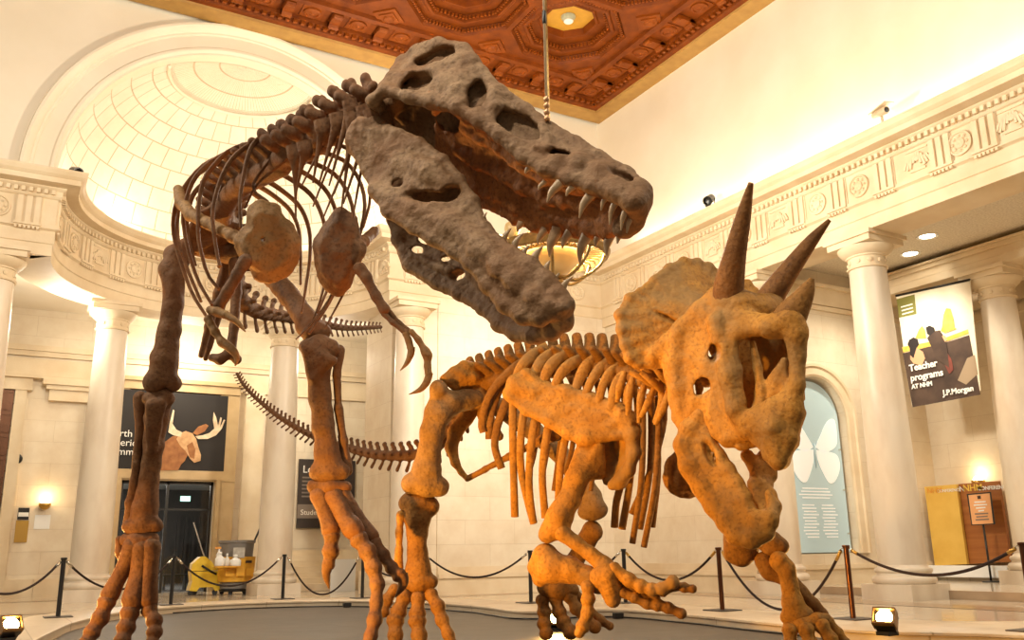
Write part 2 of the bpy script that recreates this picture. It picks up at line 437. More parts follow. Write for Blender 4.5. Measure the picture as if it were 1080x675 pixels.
for (ix, iy), (ox, oy) in zip(inner, outer):
    d = unit((ox-ix, oy-iy))
    V += [(ix+d[0]*.03, iy+d[1]*.03, 0), (ix+d[0]*.03, iy+d[1]*.03, KH-.045), (ix, iy, KH-.035), (ix, iy, KH-.01), (ix+d[0]*.02, iy+d[1]*.02, KH), (ox-d[0]*.02, oy-d[1]*.02, KH), (ox, oy, KH-.015), (ox, oy, 0)]
for i in range(n-1):
    for k in range(7): Fc.append((i*8+k, i*8+k+1, i*8+9+k, i*8+8+k))
Fc.append(tuple(range(8))); Fc.append(tuple(range((n-1)*8, n*8))[::-1])
kerb = mkobj('stone_kerb', V, Fc, m_kerb, smooth=True, angle=35, origin=(0, 0, 0))
tag(kerb, 'low pale stone kerb curving around the dark display floor under the skeletons', 'kerb')

# ---- back wall: plaster with the apse arch cut out
ZS = 9.5; RO = 4.9; RI = 4.12
b = MB(); xs = sorted(set([-6, XR+.3]+[AX-RI*cos(pi*i/64) for i in range(65)]))
def arch_z(x):
    t = RI*RI-(x-AX)**2
    return ZS+sqrt(t) if t > 0 else 9.0
for i in range(len(xs)-1):
    x0, x1 = xs[i], xs[i+1]
    b.add([(x0, YB, arch_z(x0)), (x1, YB, arch_z(x1)), (x1, YB, ZC), (x0, YB, ZC)], [(0, 1, 2, 3)])
    b.add([(x0, YB, ZC), (x1, YB, ZC), (x1, YB+.5, ZC+.0), (x0, YB+.5, ZC)], [(0, 1, 2, 3)])
tag(b.build('wall_back', m_plaster), kind='structure')
# lower back wall to the right of the apse + skirting
tag(MB().box(((10.2+16.3)/2, YB+.2, 4.4), (6.1, .4, 8.8)).build('wall_back_lower', m_block_back), kind='structure')
b = MB().box(((10.2+15.8)/2, YB-.03, .2), (5.6, .06, .4)); b.box(((10.2+15.8)/2, YB-.05, .46), (5.6, .1, .12)); b.box((13, YB-.02, .6), (5.6, .04, .16))
tag(b.build('baseboard_back', m_stone), kind='structure')
# pier between the apse colonnade and that wall
b = MB().box((9.62, 23.1, 3.85), (1.16, 1.9, 7.7)); b.box((9.62, 23.1, .3), (1.26, 2.0, .6)); b.box((9.7, YB+.35, 3.8), (1.0, .6, 7.6))
tag(b.build('wall_apse_pier', m_block_side), kind='structure')
# archivolt: moulded ring around the apse
prof = [(RI, .42), (RI, .06), (RI+.04, .0), (RI+.10, -.06), (RI+.16, -.06), (RI+.20, -.02), (RI+.50, -.02), (RI+.53, -.06), (RI+.58, -.06), (RI+.60, -.10), (RI+.66, -.16), (RI+.72, -.20), (RI+.78, -.20), (RI+.80, -.14), (RI+.80, .05)]
V = []; Fc = []; NA = 96
for i in range(NA+1):
    a = pi*i/NA
    for r, y in prof: V.append((AX-r*cos(a), YB+y, ZS+r*sin(a)))
k = len(prof)
for i in range(NA):
    for j in range(k-1): Fc.append((i*k+j, i*k+k+j, i*k+k+j+1, i*k+j+1))
arch = mkobj('trim_2', V, Fc, m_plaster, smooth=True, angle=30); tag(arch, kind='structure')
# half dome with block pattern and a fan at its crown
V = []; Fc = []; UV = []; MI = []; NR, NE = 64, 40; RD = 4.16
for j in range(NE+1):
    e = (pi/2)*j/NE
    for i in range(NR+1):
        a = pi*i/NR
        # the crown leans toward the room: quarter sphere with its pole at the arch top
        x = -RD*cos(a)*cos(e); y = RD*sin(a)*cos(e); z = RD*sin(e)
        V.append((AX+x, YB+.38+y, ZS-.05+z))
        UV.append((a/pi*18, e/(pi/2)*11) )
for j in range(NE):
    for i in range(NR):
        q = j*(NR+1)+i
        Fc.append((q, q+1, q+NR+2, q+NR+1)); MI.append(1 if j >= 28 else 0)
# finer joints in the fan
UV2 = []
for j in range(NE+1):
    for i in range(NR+1): UV2.append((i/NR*18, j/NE*11) if j <= 28 else (i/NR*64, j/NE*18))
dome = mkobj('wall_apse_dome', V, Fc, [m_dome, m_fan], smooth=True, mi=MI, uv=UV2); tag(dome, kind='structure')
b = MB()
e = (pi/2)*28/NE
b.tube([(AX-(RD-.03)*cos(e)*cos(pi*i/60), YB+.38+(RD-.03)*cos(e)*sin(pi*i/60), ZS-.05+(RD-.03)*sin(e)) for i in range(61)], .045, 6)
tag(b.build('trim_3', m_plaster, smooth=True), kind='structure')
# drum: attic band under the dome
V = []; Fc = []
for i in range(49):
    a = pi*i/48
    for z in (9.0, ZS): V.append((AX-RD*cos(a), YB+.3+RD*sin(a), z))
for i in range(48): Fc.append((2*i, 2*i+2, 2*i+3, 2*i+1))
tag(mkobj('wall_apse_drum', V, Fc, m_plaster, smooth=True), kind='structure')

# ---- entablature: left wall, around the apse, along the back and right walls
EP = [(.2, 7.6), (-.02, 7.6), (0, 7.6), (0, 7.86), (.03, 7.88), (.03, 8.16), (.06, 8.18), (.10, 8.20), (.10, 8.28), (.02, 8.29), (.02, 8.92), (.06, 8.94), (.09, 8.98), (.09, 9.10), (.14, 9.14), (.16, 9.16), (.16, 9.18), (.40, 9.20), (.42, 9.20), (.42, 9.32), (.44, 9.33), (.50, 9.38), (.55, 9.46), (.55, 9.50), (-.6, 9.52)]
EP[0] = (-.95, 7.6)
path = [(-7, YB, 0, -1), (AX-AR, YB, 1, -1)]
for i in range(1, 48):
    a = pi-pi*i/48
    path.append((AX+AR*cos(a), YB+AR*sin(a), -cos(a), -sin(a)))
XF = XR-.1
path += [(AX+AR, YB, -1, -1), (XF, YB, -1, -1), (XF, -6, -1, 0)]
ent = MB().sweep(path, EP).build('trim_1', m_stone, origin=(0, 0, 0)); tag(ent, kind='structure')
# dentils, triglyphs, roundels and carved tablets
dn = MB(); fr = MB()
def along(x, y, tx, ty, nx, ny):
    X = np.array([tx, ty, 0]); N = np.array([nx, ny, 0]); return X, N
ZU = np.array([0, 0, 1.])
def dentil(x, y, X, N): dn.box(np.array([x, y, 9.05])+N*.13, (.075, .08, .10), X=X, Y=N, Z=ZU)
def triglyph(x, y, X, N, w=.52):
    c = np.array([x, y, 8.6])+N*.02
    for k in (-1, 0, 1): fr.box(c+X*k*w*.34+N*.035, (w*.22, .07, .62), X=X, Y=N, Z=ZU)
    fr.box(c+N*.012, (w, .025, .62), X=X, Y=N, Z=ZU)
    fr.box(np.array([x, y, 8.25])+N*.12, (w*1.05, .05, .05), X=X, Y=N, Z=ZU)
    for k in range(6): fr.box(np.array([x, y, 8.17])+N*.10+X*w*(-.42+.168*k), (.05, .05, .06), X=X, Y=N, Z=ZU)
def roundel(x, y, X, N, r=.25):
    c = np.array([x, y, 8.6])+N*.02
    fr.lathe(c, [(r, 0), (r, .05), (r*.86, .06), (r*.8, .03), (r*.42, .025), (r*.4, .05), (r*.2, .07), (0, .06)], 20, axis=N)
    for k in range(8):
        a = 2*pi*k/8; p = c+X*cos(a)*r*.6+ZU*sin(a)*r*.6+N*.03
        fr.lathe(p, [(r*.15, 0), (r*.1, .025), (0, .035)], 7, axis=N)
def tablet(x, y, X, N):
    c = np.array([x, y, 8.6])+N*.02
    for k in range(9):
        a = -1+2*k/8; h = .10+.08*math.sin(k*2.3)**2
        fr.box(c+X*a*.27+ZU*(.10-.12*abs(a)+.03*math.sin(k*5))+N*.02, (.05, .05, h*1.6), X=unit(X+ZU*a*.5), Y=N, Z=unit(ZU-X*a*.5))
    fr.lathe(c+ZU*.08, [(.08, 0), (.07, .05), (0, .07)], 9, axis=N)
    fr.box(c-ZU*.17+N*.015, (.34, .035, .05), X=X, Y=N, Z=ZU); fr.box(c+ZU*.26+N*.01, (.5, .03, .03), X=X, Y=N, Z=ZU)
y = 21.3
while y > -2:
    dentil(XF, y, np.array([0, 1., 0]), np.array([-1., 0, 0])); y -= .15
x = XF-.3
while x > AX+AR+.3:
    dentil(x, YB, np.array([1., 0, 0]), np.array([0, -1., 0])); x -= .15
x = AX-AR-.1
while x > -3.5:
    dentil(x, YB, np.array([1., 0, 0]), np.array([0, -1., 0])); x -= .15
NDA = 82
for i in range(1, NDA):
    a = pi-pi*i/NDA; N = np.array([-cos(a), -sin(a), 0]); X = np.array([-sin(a), cos(a), 0])
    dentil(AX+AR*cos(a), YB+AR*sin(a), X, N)
seqR = {13.16: 'r', 12.0: 'r', 10.55: 't', 9.6: 'r', 8.55: 't', 14.35: 't', 15.5: 'r', 16.65: 't', 17.8: 'r', 18.95: 't', 20.1: 'r', 7.4: 'r', 6.25: 't', 5.1: 'r'}
for yy, kd in seqR.items():
    (roundel if kd == 'r' else tablet)(XF, yy, np.array([0, -1., 0]), np.array([-1., 0, 0]))
for yy in (12.58, 11.35, 10.02, 9.08, 7.98, 13.75, 14.92, 16.07, 17.22, 18.37, 19.52, 20.7, 6.8): triglyph(XF, yy, np.array([0, -1., 0]), np.array([-1., 0, 0]), .5)
for k, xx in enumerate((9.4, 10.6, 11.8, 13.0, 14.2)):
    triglyph(xx, YB, np.array([1., 0, 0]), np.array([0, -1., 0])); (tablet if k % 2 else roundel)(xx+.6, YB, np.array([1., 0, 0]), np.array([0, -1., 0]))
for k, xx in enumerate((.1, -1.1, -2.3)):
    triglyph(xx, YB, np.array([1., 0, 0]), np.array([0, -1., 0])); roundel(xx-.6, YB, np.array([1., 0, 0]), np.array([0, -1., 0]))
for i in range(11):
    for s, fn in ((0, triglyph), (.5, tablet if i % 2 == 0 else roundel)):
        t = (i+s+.25)/11; a = pi-pi*t; N = np.array([-cos(a), -sin(a), 0]); X = np.array([-sin(a), cos(a), 0])*-1
        fn(AX+AR*cos(a), YB+AR*sin(a), X, N)
tag(dn.build('dentil_course', m_stone, ent), kind='structure'); tag(fr.build('frieze_carving', m_stone, ent), kind='structure')

# ---- right wall
tag(MB().add([(XR, -6, 9.0), (XR, YB, 9.0), (XR, YB, ZC), (XR, -6, ZC)], [(0, 1, 2, 3)]).build('wall_right', m_plaster), kind='structure')
tag(MB().box((XR+.3, (15.75+YB+.4)/2, 3.8), (.6, YB+.4-15.75, 7.6)).build('wall_right_lower', m_block_side), kind='structure')
b = MB().box((XR-.03, (16+YB)/2, .2), (.06, YB-16, .4)); b.box((XR-.05, (16+YB)/2, .46), (.1, YB-16, .12)); b.box((XR-.02, (16+YB)/2, .6), (.04, YB-16, .16))
tag(b.build('baseboard_right', m_stone), kind='structure')
# ---- porch behind the right-hand columns
PX = 21.9; PY = 15.5
b = MB().box(((16.75+PX)/2, 7, .085), (PX-16.75, 17, .17)); b.box((21.7, 7, .21), (.9, 17, .10))
tag(b.build('floor_porch', m_tile), kind='structure')
tag(MB().box(((16.75)/1, 7, .085), (.02, 17, .165)).build('trim_4', m_tile_dark), kind='structure')
tag(MB().box(((XR+PX)/2+.4, 6, 8.05), (PX-XR, 20, .1)).build('ceiling_porch', m_stucco), kind='structure')
b = MB()
for (xa, xb, zz) in ((19.76, 20.86, 7.35), ): 
    b.box(((xa+xb)/2, 6.5, zz+.25), (xb-xa, 18, .5)); b.box((xa-.03, 6.5, zz+.42), (.1, 18, .10)); b.box((xa-.06, 6.5, zz+.50), (.2, 18, .05)); b.box((xa+.0, 6.5, zz+.2), (.03, 18, .03))
tag(b.build('trim_5', m_stone), kind='structure')
tag(MB().box((PX+.2, 6, 4.0), (.4, 20, 8.2)).build('wall_porch_back', m_block_side), kind='structure')
b = MB().box((PX-.08, 6.5, 7.2), (.16, 18, .5)); b.box((PX-.16, 6.5, 7.42), (.3, 18, .08)); b.box((PX-.05, 6.5, 6.75), (.1, 18, .2)); b.box((PX-.03, 6.5, .42), (.08, 18, .36))
tag(b.build('trim_6', m_stone), kind='structure')
# end wall with the arched niche
NX, NW, NZ0, NZS = 17.62, 1.02, .88, 4.15
b = MB(); x0w, x1w = 15.9, PX
xs = sorted(set([x0w, x1w]+[NX-NW*cos(pi*i/32) for i in range(33)]))
for i in range(len(xs)-1):
    xa, xb = xs[i], xs[i+1]
    z = lambda x: NZS+sqrt(max(NW*NW-(x-NX)**2, 0))
    if xa >= NX-NW-1e-6 and xb <= NX+NW+1e-6:
        b.add([(xa, PY, z(xa)), (xb, PY, z(xb)), (xb, PY, 8.1), (xa, PY, 8.1)], [(0, 1, 2, 3)])
        b.add([(xa, PY, z(xa)), (xb, PY, z(xb)), (xb, PY+.4, z(xb)), (xa, PY+.4, z(xa))], [(0, 1, 2, 3)])
        b.add([(xa, PY, 0), (xb, PY, 0), (xb, PY, NZ0), (xa, PY, NZ0)], [(0, 1, 2, 3)])
        b.add([(xa, PY, NZ0), (xb, PY, NZ0), (xb, PY+.4, NZ0), (xa, PY+.4, NZ0)], [(0, 1, 2, 3)])
    else: b.add([(xa, PY, 0), (xb, PY, 0), (xb, PY, 8.1), (xa, PY, 8.1)], [(0, 1, 2, 3)])
for xx in (NX-NW, NX+NW): b.add([(xx, PY, NZ0), (xx, PY+.4, NZ0), (xx, PY+.4, NZS), (xx, PY, NZS)], [(0, 1, 2, 3)])
b.add([(x0w, PY+.4, 0), (x1w, PY+.4, 0), (x1w, PY+.4, 8.1), (x0w, PY+.4, 8.1)], [(0, 1, 2, 3)])
tag(b.build('wall_porch_end', m_block_back), kind='structure')
# niche surround, end-wall cornice and skirting
V = []; Fc = []; pr = [(NW, .02), (NW, -.05), (NW+.05, -.08), (NW+.22, -.08), (NW+.25, -.12), (NW+.32, -.12), (NW+.34, 0)]
pts = [(-1, NZ0, 0)]+[(-cos(pi*i/36), NZS, sin(pi*i/36)) for i in range(37)]+[(1, NZ0, 0)]
for cx_, zz, sn in pts:
    for r, y in pr: V.append((NX+r*cx_, PY+y, zz+r*sn))
k = len(pr)
for i in range(len(pts)-1):
    for j in range(k-1): Fc.append((i*k+j, i*k+k+j, i*k+k+j+1, i*k+j+1))
tag(mkobj('trim_7', V, Fc, m_stone, smooth=True, angle=30), kind='structure')
b = MB()
for z, h, d in ((7.3, .45, .10), (7.56, .10, .22), (7.0, .12, .06), (.35, .36, .06), (.58, .10, .10)): b.box(((x0w+x1w)/2, PY-d/2, z), (x1w-x0w, d, h))
tag(b.build('trim_8', m_stone), kind='structure')

# ---- ceiling: octagonal coffers
b = MB(); b2 = MB(); b3 = MB()
OCX, OCY, OS, OA = 12.35, 18.05, 3.08, 1.50
def octa(cx, cy, a, z):
    r = a/cos(pi/8); return [(cx+r*cos(pi/8+pi/4*k), cy+r*sin(pi/8+pi/4*k), z) for k in range(8)]
ZR = ZC+.05
def coffer(cx, cy):
    steps = [(OA, ZR), (OA-.03, ZR+.0), (OA-.12, ZR+.18), (OA-.30, ZR+.20), (OA-.34, ZR+.16), (OA-.42, ZR+.16), (OA-.46, ZR+.36), (OA-.70, ZR+.40), (OA-.74, ZR+.36), (OA-.80, ZR+.36), (OA-.84, ZR+.55)]
    V = []
    for a, z in steps: V += octa(cx, cy, a, z)
    Fc = []
    for k in range(len(steps)-1):
        for i in range(8): Fc.append((k*8+i, k*8+(i+1) % 8, k*8+8+(i+1) % 8, k*8+8+i))
    b.add(V, Fc)
    b2.add(octa(cx, cy, OA-.84, ZR+.55), [tuple(range(8))])
    for a, z, nd, s in ((OA-.09, ZR+.10, 12, .055), (OA-.44, ZR+.26, 8, .055)):
        q = octa(cx, cy, a-.02, z)
        for i in range(8):
            p0 = np.array(q[i]); p1 = np.array(q[(i+1) % 8]); X = unit(p1-p0); N = unit(np.array([cx, cy, z])-(p0+p1)/2)
            for k in range(nd): b3.box(p0+(p1-p0)*(k+.5)/nd+N*.02, (s, s*1.2, s*1.6), X=X, Y=N, Z=ZU)
cells = [(i, j) for i in range(5) for j in range(4)]
for i, j in cells: coffer(OCX-OS*i, OCY-OS*j)
# flat field between octagons, as quads around each octagon
hs = OS/2
for i, j in cells:
    cx, cy = OCX-OS*i, OCY-OS*j; q = octa(cx, cy, OA, ZR)
    sq = [(cx+hs*sx, cy+hs*sy, ZR) for sx, sy in ((1, 1), (-1, 1), (-1, -1), (1, -1))]
    V = q+sq
    # octagon vertex order starts at 22.5 deg: 0 (E-upper), 1 (N-right), 2 (N-left), 3 (W-upper), 4, 5, 6, 7
    b.add(V, [(0, 1, 8), (1, 2, 9, 8), (2, 3, 9), (3, 4, 10, 9), (4, 5, 10), (5, 6, 11, 10), (6, 7, 11), (7, 0, 8, 11)])
    # carved square boss where four octagons meet
    for sx, sy in ((1, 1),)+(((-1, 1),) if i == 4 else ()):
        c = np.array([cx+hs*sx, cy+hs*sy, ZR-.02])
        b3.box(c, (.62, .62, .05), rz=pi/4); b3.box(c-ZU*.03, (.40, .40, .05), rz=pi/4)
        b3.lathe(c-ZU*.05, [(.16, 0), (.12, -.05), (0, -.07)], 8)
field_x1, field_y1 = OCX+hs, OCY+hs; field_x0, field_y0 = OCX-OS*4-hs, OCY-OS*3-hs
# border: field edge -> wall, stepped
def ring(x0, y0, x1, y1, X0, Y0, X1, Y1, za, zb): 
    return [(x0, y0, za), (x1, y0, za), (x1, y1, za), (x0, y1, za), (X0, Y0, zb), (X1, Y0, zb), (X1, Y1, zb), (X0, Y1, zb)], [(0, 1, 5, 4), (1, 2, 6, 5), (2, 3, 7, 6), (3, 0, 4, 7)]
def rg(o0, o1, z0, z1, B):
    B.add(*ring(field_x0-o0, field_y0-o0, field_x1+o0, field_y1+o0, field_x0-o1, field_y0-o1, field_x1+o1, field_y1+o1, z0, z1))
rg(0, .18, ZR, ZR, b); rg(.18, .20, ZR, ZR-.10, b); rg(.20, .34, ZR-.10, ZR-.12, b); rg(.34, .38, ZR-.12, ZR-.02, b); rg(.38, 1.02, ZR-.02, ZR-.02, b); rg(1.02, 1.04, ZR-.02, ZR-.12, b); rg(1.04, 1.20, ZR-.12, ZR-.12, b); rg(1.20, 1.24, ZR-.12, ZR-.22, b); rg(1.24, 1.38, ZR-.22, ZR-.24, b)
bb = MB(); rg2 = XR-field_x1
rg(1.38, 1.40, ZR-.24, ZR-.30, bb); rg(1.40, rg2+.06, ZR-.30, ZR-.30, bb)
# consoles and rosettes in the border, and a dentil row
def border_item(x, y, X, N, k):
    c = np.array([x, y, ZR-.05])
    if k % 2 == 0:
        b3.lathe(c, [(.24, .03), (.22, -.04), (.17, -.05), (.15, -.02), (.08, -.03), (0, -.07)], 14)
        b3.box(c+ZU*.02, (.56, .56, .03), X=X, Y=N, Z=ZU)
    else:
        b3.box(c+N*.02-ZU*.05, (.26, .60, .12), X=X, Y=N, Z=ZU); b3.lathe(c+N*.2-ZU*.10-X*.13, [(.10, 0), (.10, .26)], 9, axis=X); b3.lathe(c-N*.22-ZU*.06-X*.11, [(.08, 0), (.08, .22)], 9, axis=X)
k = 0; xx = field_x1+.70
yb_ = field_y1+.70
t = 0
while xx-.62*t > 0: border_item(xx-.62*t, yb_, np.array([1., 0, 0]), np.array([0, 1., 0]), t); t += 1
t = 1
while yb_-.62*t > 6: border_item(xx, yb_-.62*t, np.array([0, 1., 0]), np.array([1., 0, 0]), t); t += 1
x = field_x1+1.1
while x > 0: b3.box((x, field_y1+1.12, ZR-.16), (.10, .10, .10)); x -= .2
y = field_y1+1.1
while y > 6: b3.box((field_x1+1.12, y, ZR-.16), (.10, .10, .10)); y -= .2
ceil_ = b.build('ceiling', m_wood); tag(ceil_, kind='structure')
tag(b2.build('gilded_panel', m_gold, ceil_), kind='structure'); tag(b3.build('coffer_carving', m_wood_lt, ceil_), kind='structure')
tag(bb.build('trim_9', m_band), kind='structure')
# ---- rooms seen through the apse: ambulatory and its rear wall
YA = 29.5; AC = 8.25
DX0, DX1, DZ = 3.45, 6.15, 3.30
b = MB()
for (xa, xb, za, zb) in ((-5, DX0, 0, AC), (DX1, 14, 0, AC), (DX0, DX1, DZ, AC)): b.box(((xa+xb)/2, YA+.2, (za+zb)/2), (xb-xa, .4, zb-za))
tag(b.build('wall_ambulatory', m_block_back), kind='structure')
V = []
for i in range(33):
    a = pi-pi*i/32; V += [(AX+4.95*cos(a), YB+.3+4.95*sin(a), AC), (AX+14*cos(a), YB+.3+9*sin(a), AC)]
tag(mkobj("ceiling_ambulatory", V, [(2*i, 2*i+1, 2*i+3, 2*i+2) for i in range(32)], m_plaster), kind="structure")
b = MB(); b.box((4.5, YA-.10, 7.05), (19, .2, .16)); b.box((4.5, YA-.06, 6.9), (19, .12, .16)); b.box((4.5, YA-.04, 6.5), (19, .08, .5)); b.box((4.5, YA-.06, 6.2), (19, .12, .08)); b.box((2.9, YA-.06, .25), (3, .12, .5)); b.box((-1.1, YA-.06, .25), (4.98, .12, .5)); b.box((9.5, YA-.06, .25), (5.6, .12, .5))
b.box((2.0, YA-.18, 6.05), (1.9, .36, .14)); b.box((2.0, YA-.14, 5.92), (1.7, .28, .14)); b.box((2.0, YA-.1, 5.7), (1.5, .2, .34))
b.box((7.25, YA-.1, 3.1), (.6, .2, 6.2))
tag(b.build('trim_10', m_stone), kind='structure')
m_case = mat('warm stone door case', (.55,.39,.20), .5, col2=(.47,.32,.15), scale=2, bump=.05)
b = MB()
for (xa, xb, za, zb, d) in ((3.0, DX0, 0, 6.25, .14), (DX1, 6.75, 0, 6.25, .142), (3.01, 6.74, DZ, 3.62, .155), (3.0, 6.75, 6.05, 6.35, .20), (2.95, 6.85, 6.3, 6.42, .3), (3.3, 3.42, 0, 3.45, .2), (6.18, 6.3, 0, 3.45, .2), (3.29, 6.31, 3.34, 3.46, .21)):
    b.box(((xa+xb)/2, YA-d/2, (za+zb)/2), (xb-xa, d, zb-za))
tag(b.build('trim_11', m_case), kind='structure')
# dark hall beyond the door
b = MB(); b.box((5, YA+9, -.04), (14, 17, .1)); 
tag(b.build('floor_beyond', mat('grey hall floor', (.34,.33,.32), .15, col2=(.28,.27,.26), scale=1)), kind='structure')
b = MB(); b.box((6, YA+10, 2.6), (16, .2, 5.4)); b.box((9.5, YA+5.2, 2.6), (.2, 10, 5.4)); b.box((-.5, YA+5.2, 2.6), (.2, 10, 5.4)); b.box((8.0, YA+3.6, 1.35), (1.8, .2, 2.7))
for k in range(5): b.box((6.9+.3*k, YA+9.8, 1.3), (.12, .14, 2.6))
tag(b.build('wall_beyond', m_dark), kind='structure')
tag(MB().box((5, YA+5.2, 3.75), (12, 10, .1)).build('ceiling_beyond', mat('grey hall ceiling', (.5,.5,.48), .7)), kind='structure')

# ---- columns
def column(x, y, label, r=.46, z0=0.0, z1=7.6, cap=.62):
    t = thing('column', (x, y, z0), label, 'column', 'round stone columns')
    B = MB().box((x, y, z0+.15), (1.18, 1.18, .30)); B.build('plinth', m_column, t)
    q = [(.57, 0), (.60, .03), (.615, .08), (.60, .13), (.56, .16), (.53, .17), (.52, .21), (.55, .24), (.555, .27), (.54, .30), (.49, .32), (r, .37)]
    MB().lathe((x, y, z0+.30), q, 40).build('base', m_column, t, True, angle=40)
    h = z1-z0
    q = [(r*(1-.16*max(0, (k/14-.25)/.75)**1.4), .66+(h-.66-.72)*k/14) for k in range(15)]
    MB().lathe((x, y, z0), q, 40).build('shaft', m_column, t, True, angle=40)
    rt = r*.84
    B = MB().lathe((x, y, z1-.72), [(rt, 0), (rt+.04, .01), (rt+.045, .05), (rt, .07), (rt, .26), (rt+.03, .27), (rt+.035, .30), (rt+.07, .32), (rt+.14, .38), (rt+.19, .45), (rt+.20, .49), (rt+.17, .50)], 40)
    for k in range(10):
        a = 2*pi*k/10+.2; d = np.array([cos(a), sin(a), 0])
        B.lathe(np.array([x, y, z1-.56])+d*(rt-.01), [(.055, 0), (.05, .03), (0, .045)], 8, axis=d)
    B.box((x, y, z1-.155), (1.12, 1.12, .13)); B.box((x, y, z1-.045), (1.24, 1.24, .09))
    B.build('capital', m_stone, t, True, angle=30)
    return t
column(2.42, 25.55, 'round stone column left of the moose banner and doorway')
column(7.08, 25.55, 'round stone column between the yellow mop cart and the dark hall sign')
column(-.38, YB+.12, 'round stone column at the left edge of the photo, foot hidden')
column(9.38, YB+.05, 'round stone column set against the pier beside the long pale back wall', r=.44)
column(16.22, 12.46, 'round stone column standing just left of the hanging teacher banner')
column(16.2, 15.72, 'stone column half hidden behind the triceratops skull, left of the blue niche')
column(20.3, 12.1, 'round stone column at the right edge, right of the hanging teacher banner', z0=.17, z1=7.35, r=.45)
# ================================================================ TYRANNOSAUR SKELETON
def bone_mat(name, c1, c2, c3, bump=.5, patch=None):
    m = mat(name, c1, .72, col2=c2, scale=5, bump=bump, bscale=20, spec=.25, bdist=.022)
    nt = m.node_tree; b = nt.nodes['Principled BSDF']; src = b.inputs['Base Color'].links[0].from_socket
    tc = nt.nodes['Texture Coordinate'].outputs['Object']
    n = nt.nodes.new('ShaderNodeTexNoise'); n.inputs['Scale'].default_value = 34; n.inputs['Detail'].default_value = 5
    nt.links.new(tc, n.inputs['Vector'])
    r = nt.nodes.new('ShaderNodeValToRGB'); r.color_ramp.elements[0].position = .50; r.color_ramp.elements[1].position = .66
    r.color_ramp.elements[0].color = (0, 0, 0, 1); r.color_ramp.elements[1].color = (1, 1, 1, 1); nt.links.new(n.outputs['Fac'], r.inputs[0])
    mx = nt.nodes.new('ShaderNodeMix'); mx.data_type = 'RGBA'; mx.inputs[7].default_value = (*c3, 1)
    ml = nt.nodes.new('ShaderNodeMath'); ml.operation = 'MULTIPLY'; ml.inputs[1].default_value = .55; nt.links.new(r.outputs[0], ml.inputs[0])
    nt.links.new(ml.outputs[0], mx.inputs[0]); nt.links.new(src, mx.inputs[6]); last = mx.outputs[2]
    if patch:
        n3 = nt.nodes.new('ShaderNodeTexNoise'); n3.inputs['Scale'].default_value = 2.2; n3.inputs['Detail'].default_value = 4; nt.links.new(tc, n3.inputs['Vector'])
        r3 = nt.nodes.new('ShaderNodeMapRange'); r3.inputs[1].default_value = .46; r3.inputs[2].default_value = .62; r3.inputs[4].default_value = .85; nt.links.new(n3.outputs['Fac'], r3.inputs[0])
        m3 = nt.nodes.new('ShaderNodeMix'); m3.data_type = 'RGBA'; m3.inputs[7].default_value = (*patch, 1); nt.links.new(r3.outputs[0], m3.inputs[0]); nt.links.new(last, m3.inputs[6]); last = m3.outputs[2]
    nt.links.new(last, b.inputs['Base Color'])
    return m
m_rex = bone_mat('dark fossil bone', (.120,.054,.022), (.190,.095,.042), (.065,.028,.012), .6, (.155,.062,.022))
m_rexskull = bone_mat('grey brown fossil skull', (.155,.083,.038), (.235,.145,.075), (.075,.038,.016), .8, (.150,.072,.028))
m_tooth = mat('fossil tooth', (.40,.28,.16), .4, col2=(.28,.17,.085), scale=12, bump=.1)
m_metal = mat('dark steel', (.03,.028,.026), .4, .6)
PXM = lambda px, d: px/F_PX*d
def eye_axes(u, v, d, deg):
    a = radians(deg); A = RT*cos(a)-UP*sin(a); B = RT*sin(a)+UP*cos(a)
    return np.array([A, B, FWD])
def Q(pts): return [P(*p) for p in pts]
def lng(S, pts, k=.03):
    """chain of round cones from (u, v, d, r_px)"""
    S.chain([P(u, v, d) for u, v, d, r in pts], [PXM(r, d) for u, v, d, r in pts], k); return S
def ell_px(S, u, v, d, ra, rb, rd, deg=0, k=.02, sub=True):
    S.ell(P(u, v, d), eye_axes(u, v, d, deg), [PXM(ra, d), PXM(rb, d), rd], k, sub); return S
def mid(a, b, t=.5): return tuple(a[i]+(b[i]-a[i])*t for i in range(3))
def horn(name, pts, rad, m, parent, n=10, flat=1.0, nrm=None, sub=10):
    c = bez(pts, sub); N = len(c)-1
    r = [np.interp(i/N, np.linspace(0, 1, len(rad)), rad) for i in range(N+1)]
    return MB().tube(c, r, n, flat, nrm).build(name, m, parent, True, angle=60)

rex = thing('tyrannosaurus_skeleton', P(290, 690, 9.0)*[1, 1, 0], 'dark brown tyrannosaur skeleton striding with jaws agape over the triceratops', 'dinosaur skeleton')
# ---------------------------------------------------------------- skull
MG = [(393,107,6.30),(406,95,6.27),(431,102,6.15),(455,108,6.05),(484,114,5.93),(505,127,5.84),(528,143,5.75),(553,165,5.66),(575,179,5.57),(600,187,5.48),(625,196,5.38),(650,204,5.28),(668,215,5.20)]
TPp = [(418,77),(425,67),(441,55),(463,47.5),(489,54),(507,79),(525,97),(555,118),(580,137),(606,151),(631,167),(660,184.5),(676,201)]
HWd = [.30,.32,.32,.31,.29,.26,.24,.23,.22,.20,.18,.15,.10]
TP = [(u, v, m[2]+w) for (u, v), m, w in zip(TPp, MG, HWd)]
RMp = [(405,172),(420,170),(437,172),(460,184),(481,198),(502,213),(523,219),(545,230),(567,238),(593,243),(618,246),(640,245),(655,241)]
RM = [(u, v, m[2]+w) for (u, v), m, w in zip(RMp, MG, [.66,.66,.64,.62,.60,.56,.52,.49,.46,.42,.36,.28,.20])]
MD = [(m[0]*.5+t[0]*.5+(-2 if i < 4 else 0), m[1]*.5+t[1]*.5, m[2]*.62+t[2]*.38) for i, (m, t) in enumerate(zip(MG, TP))]
S = SDF()
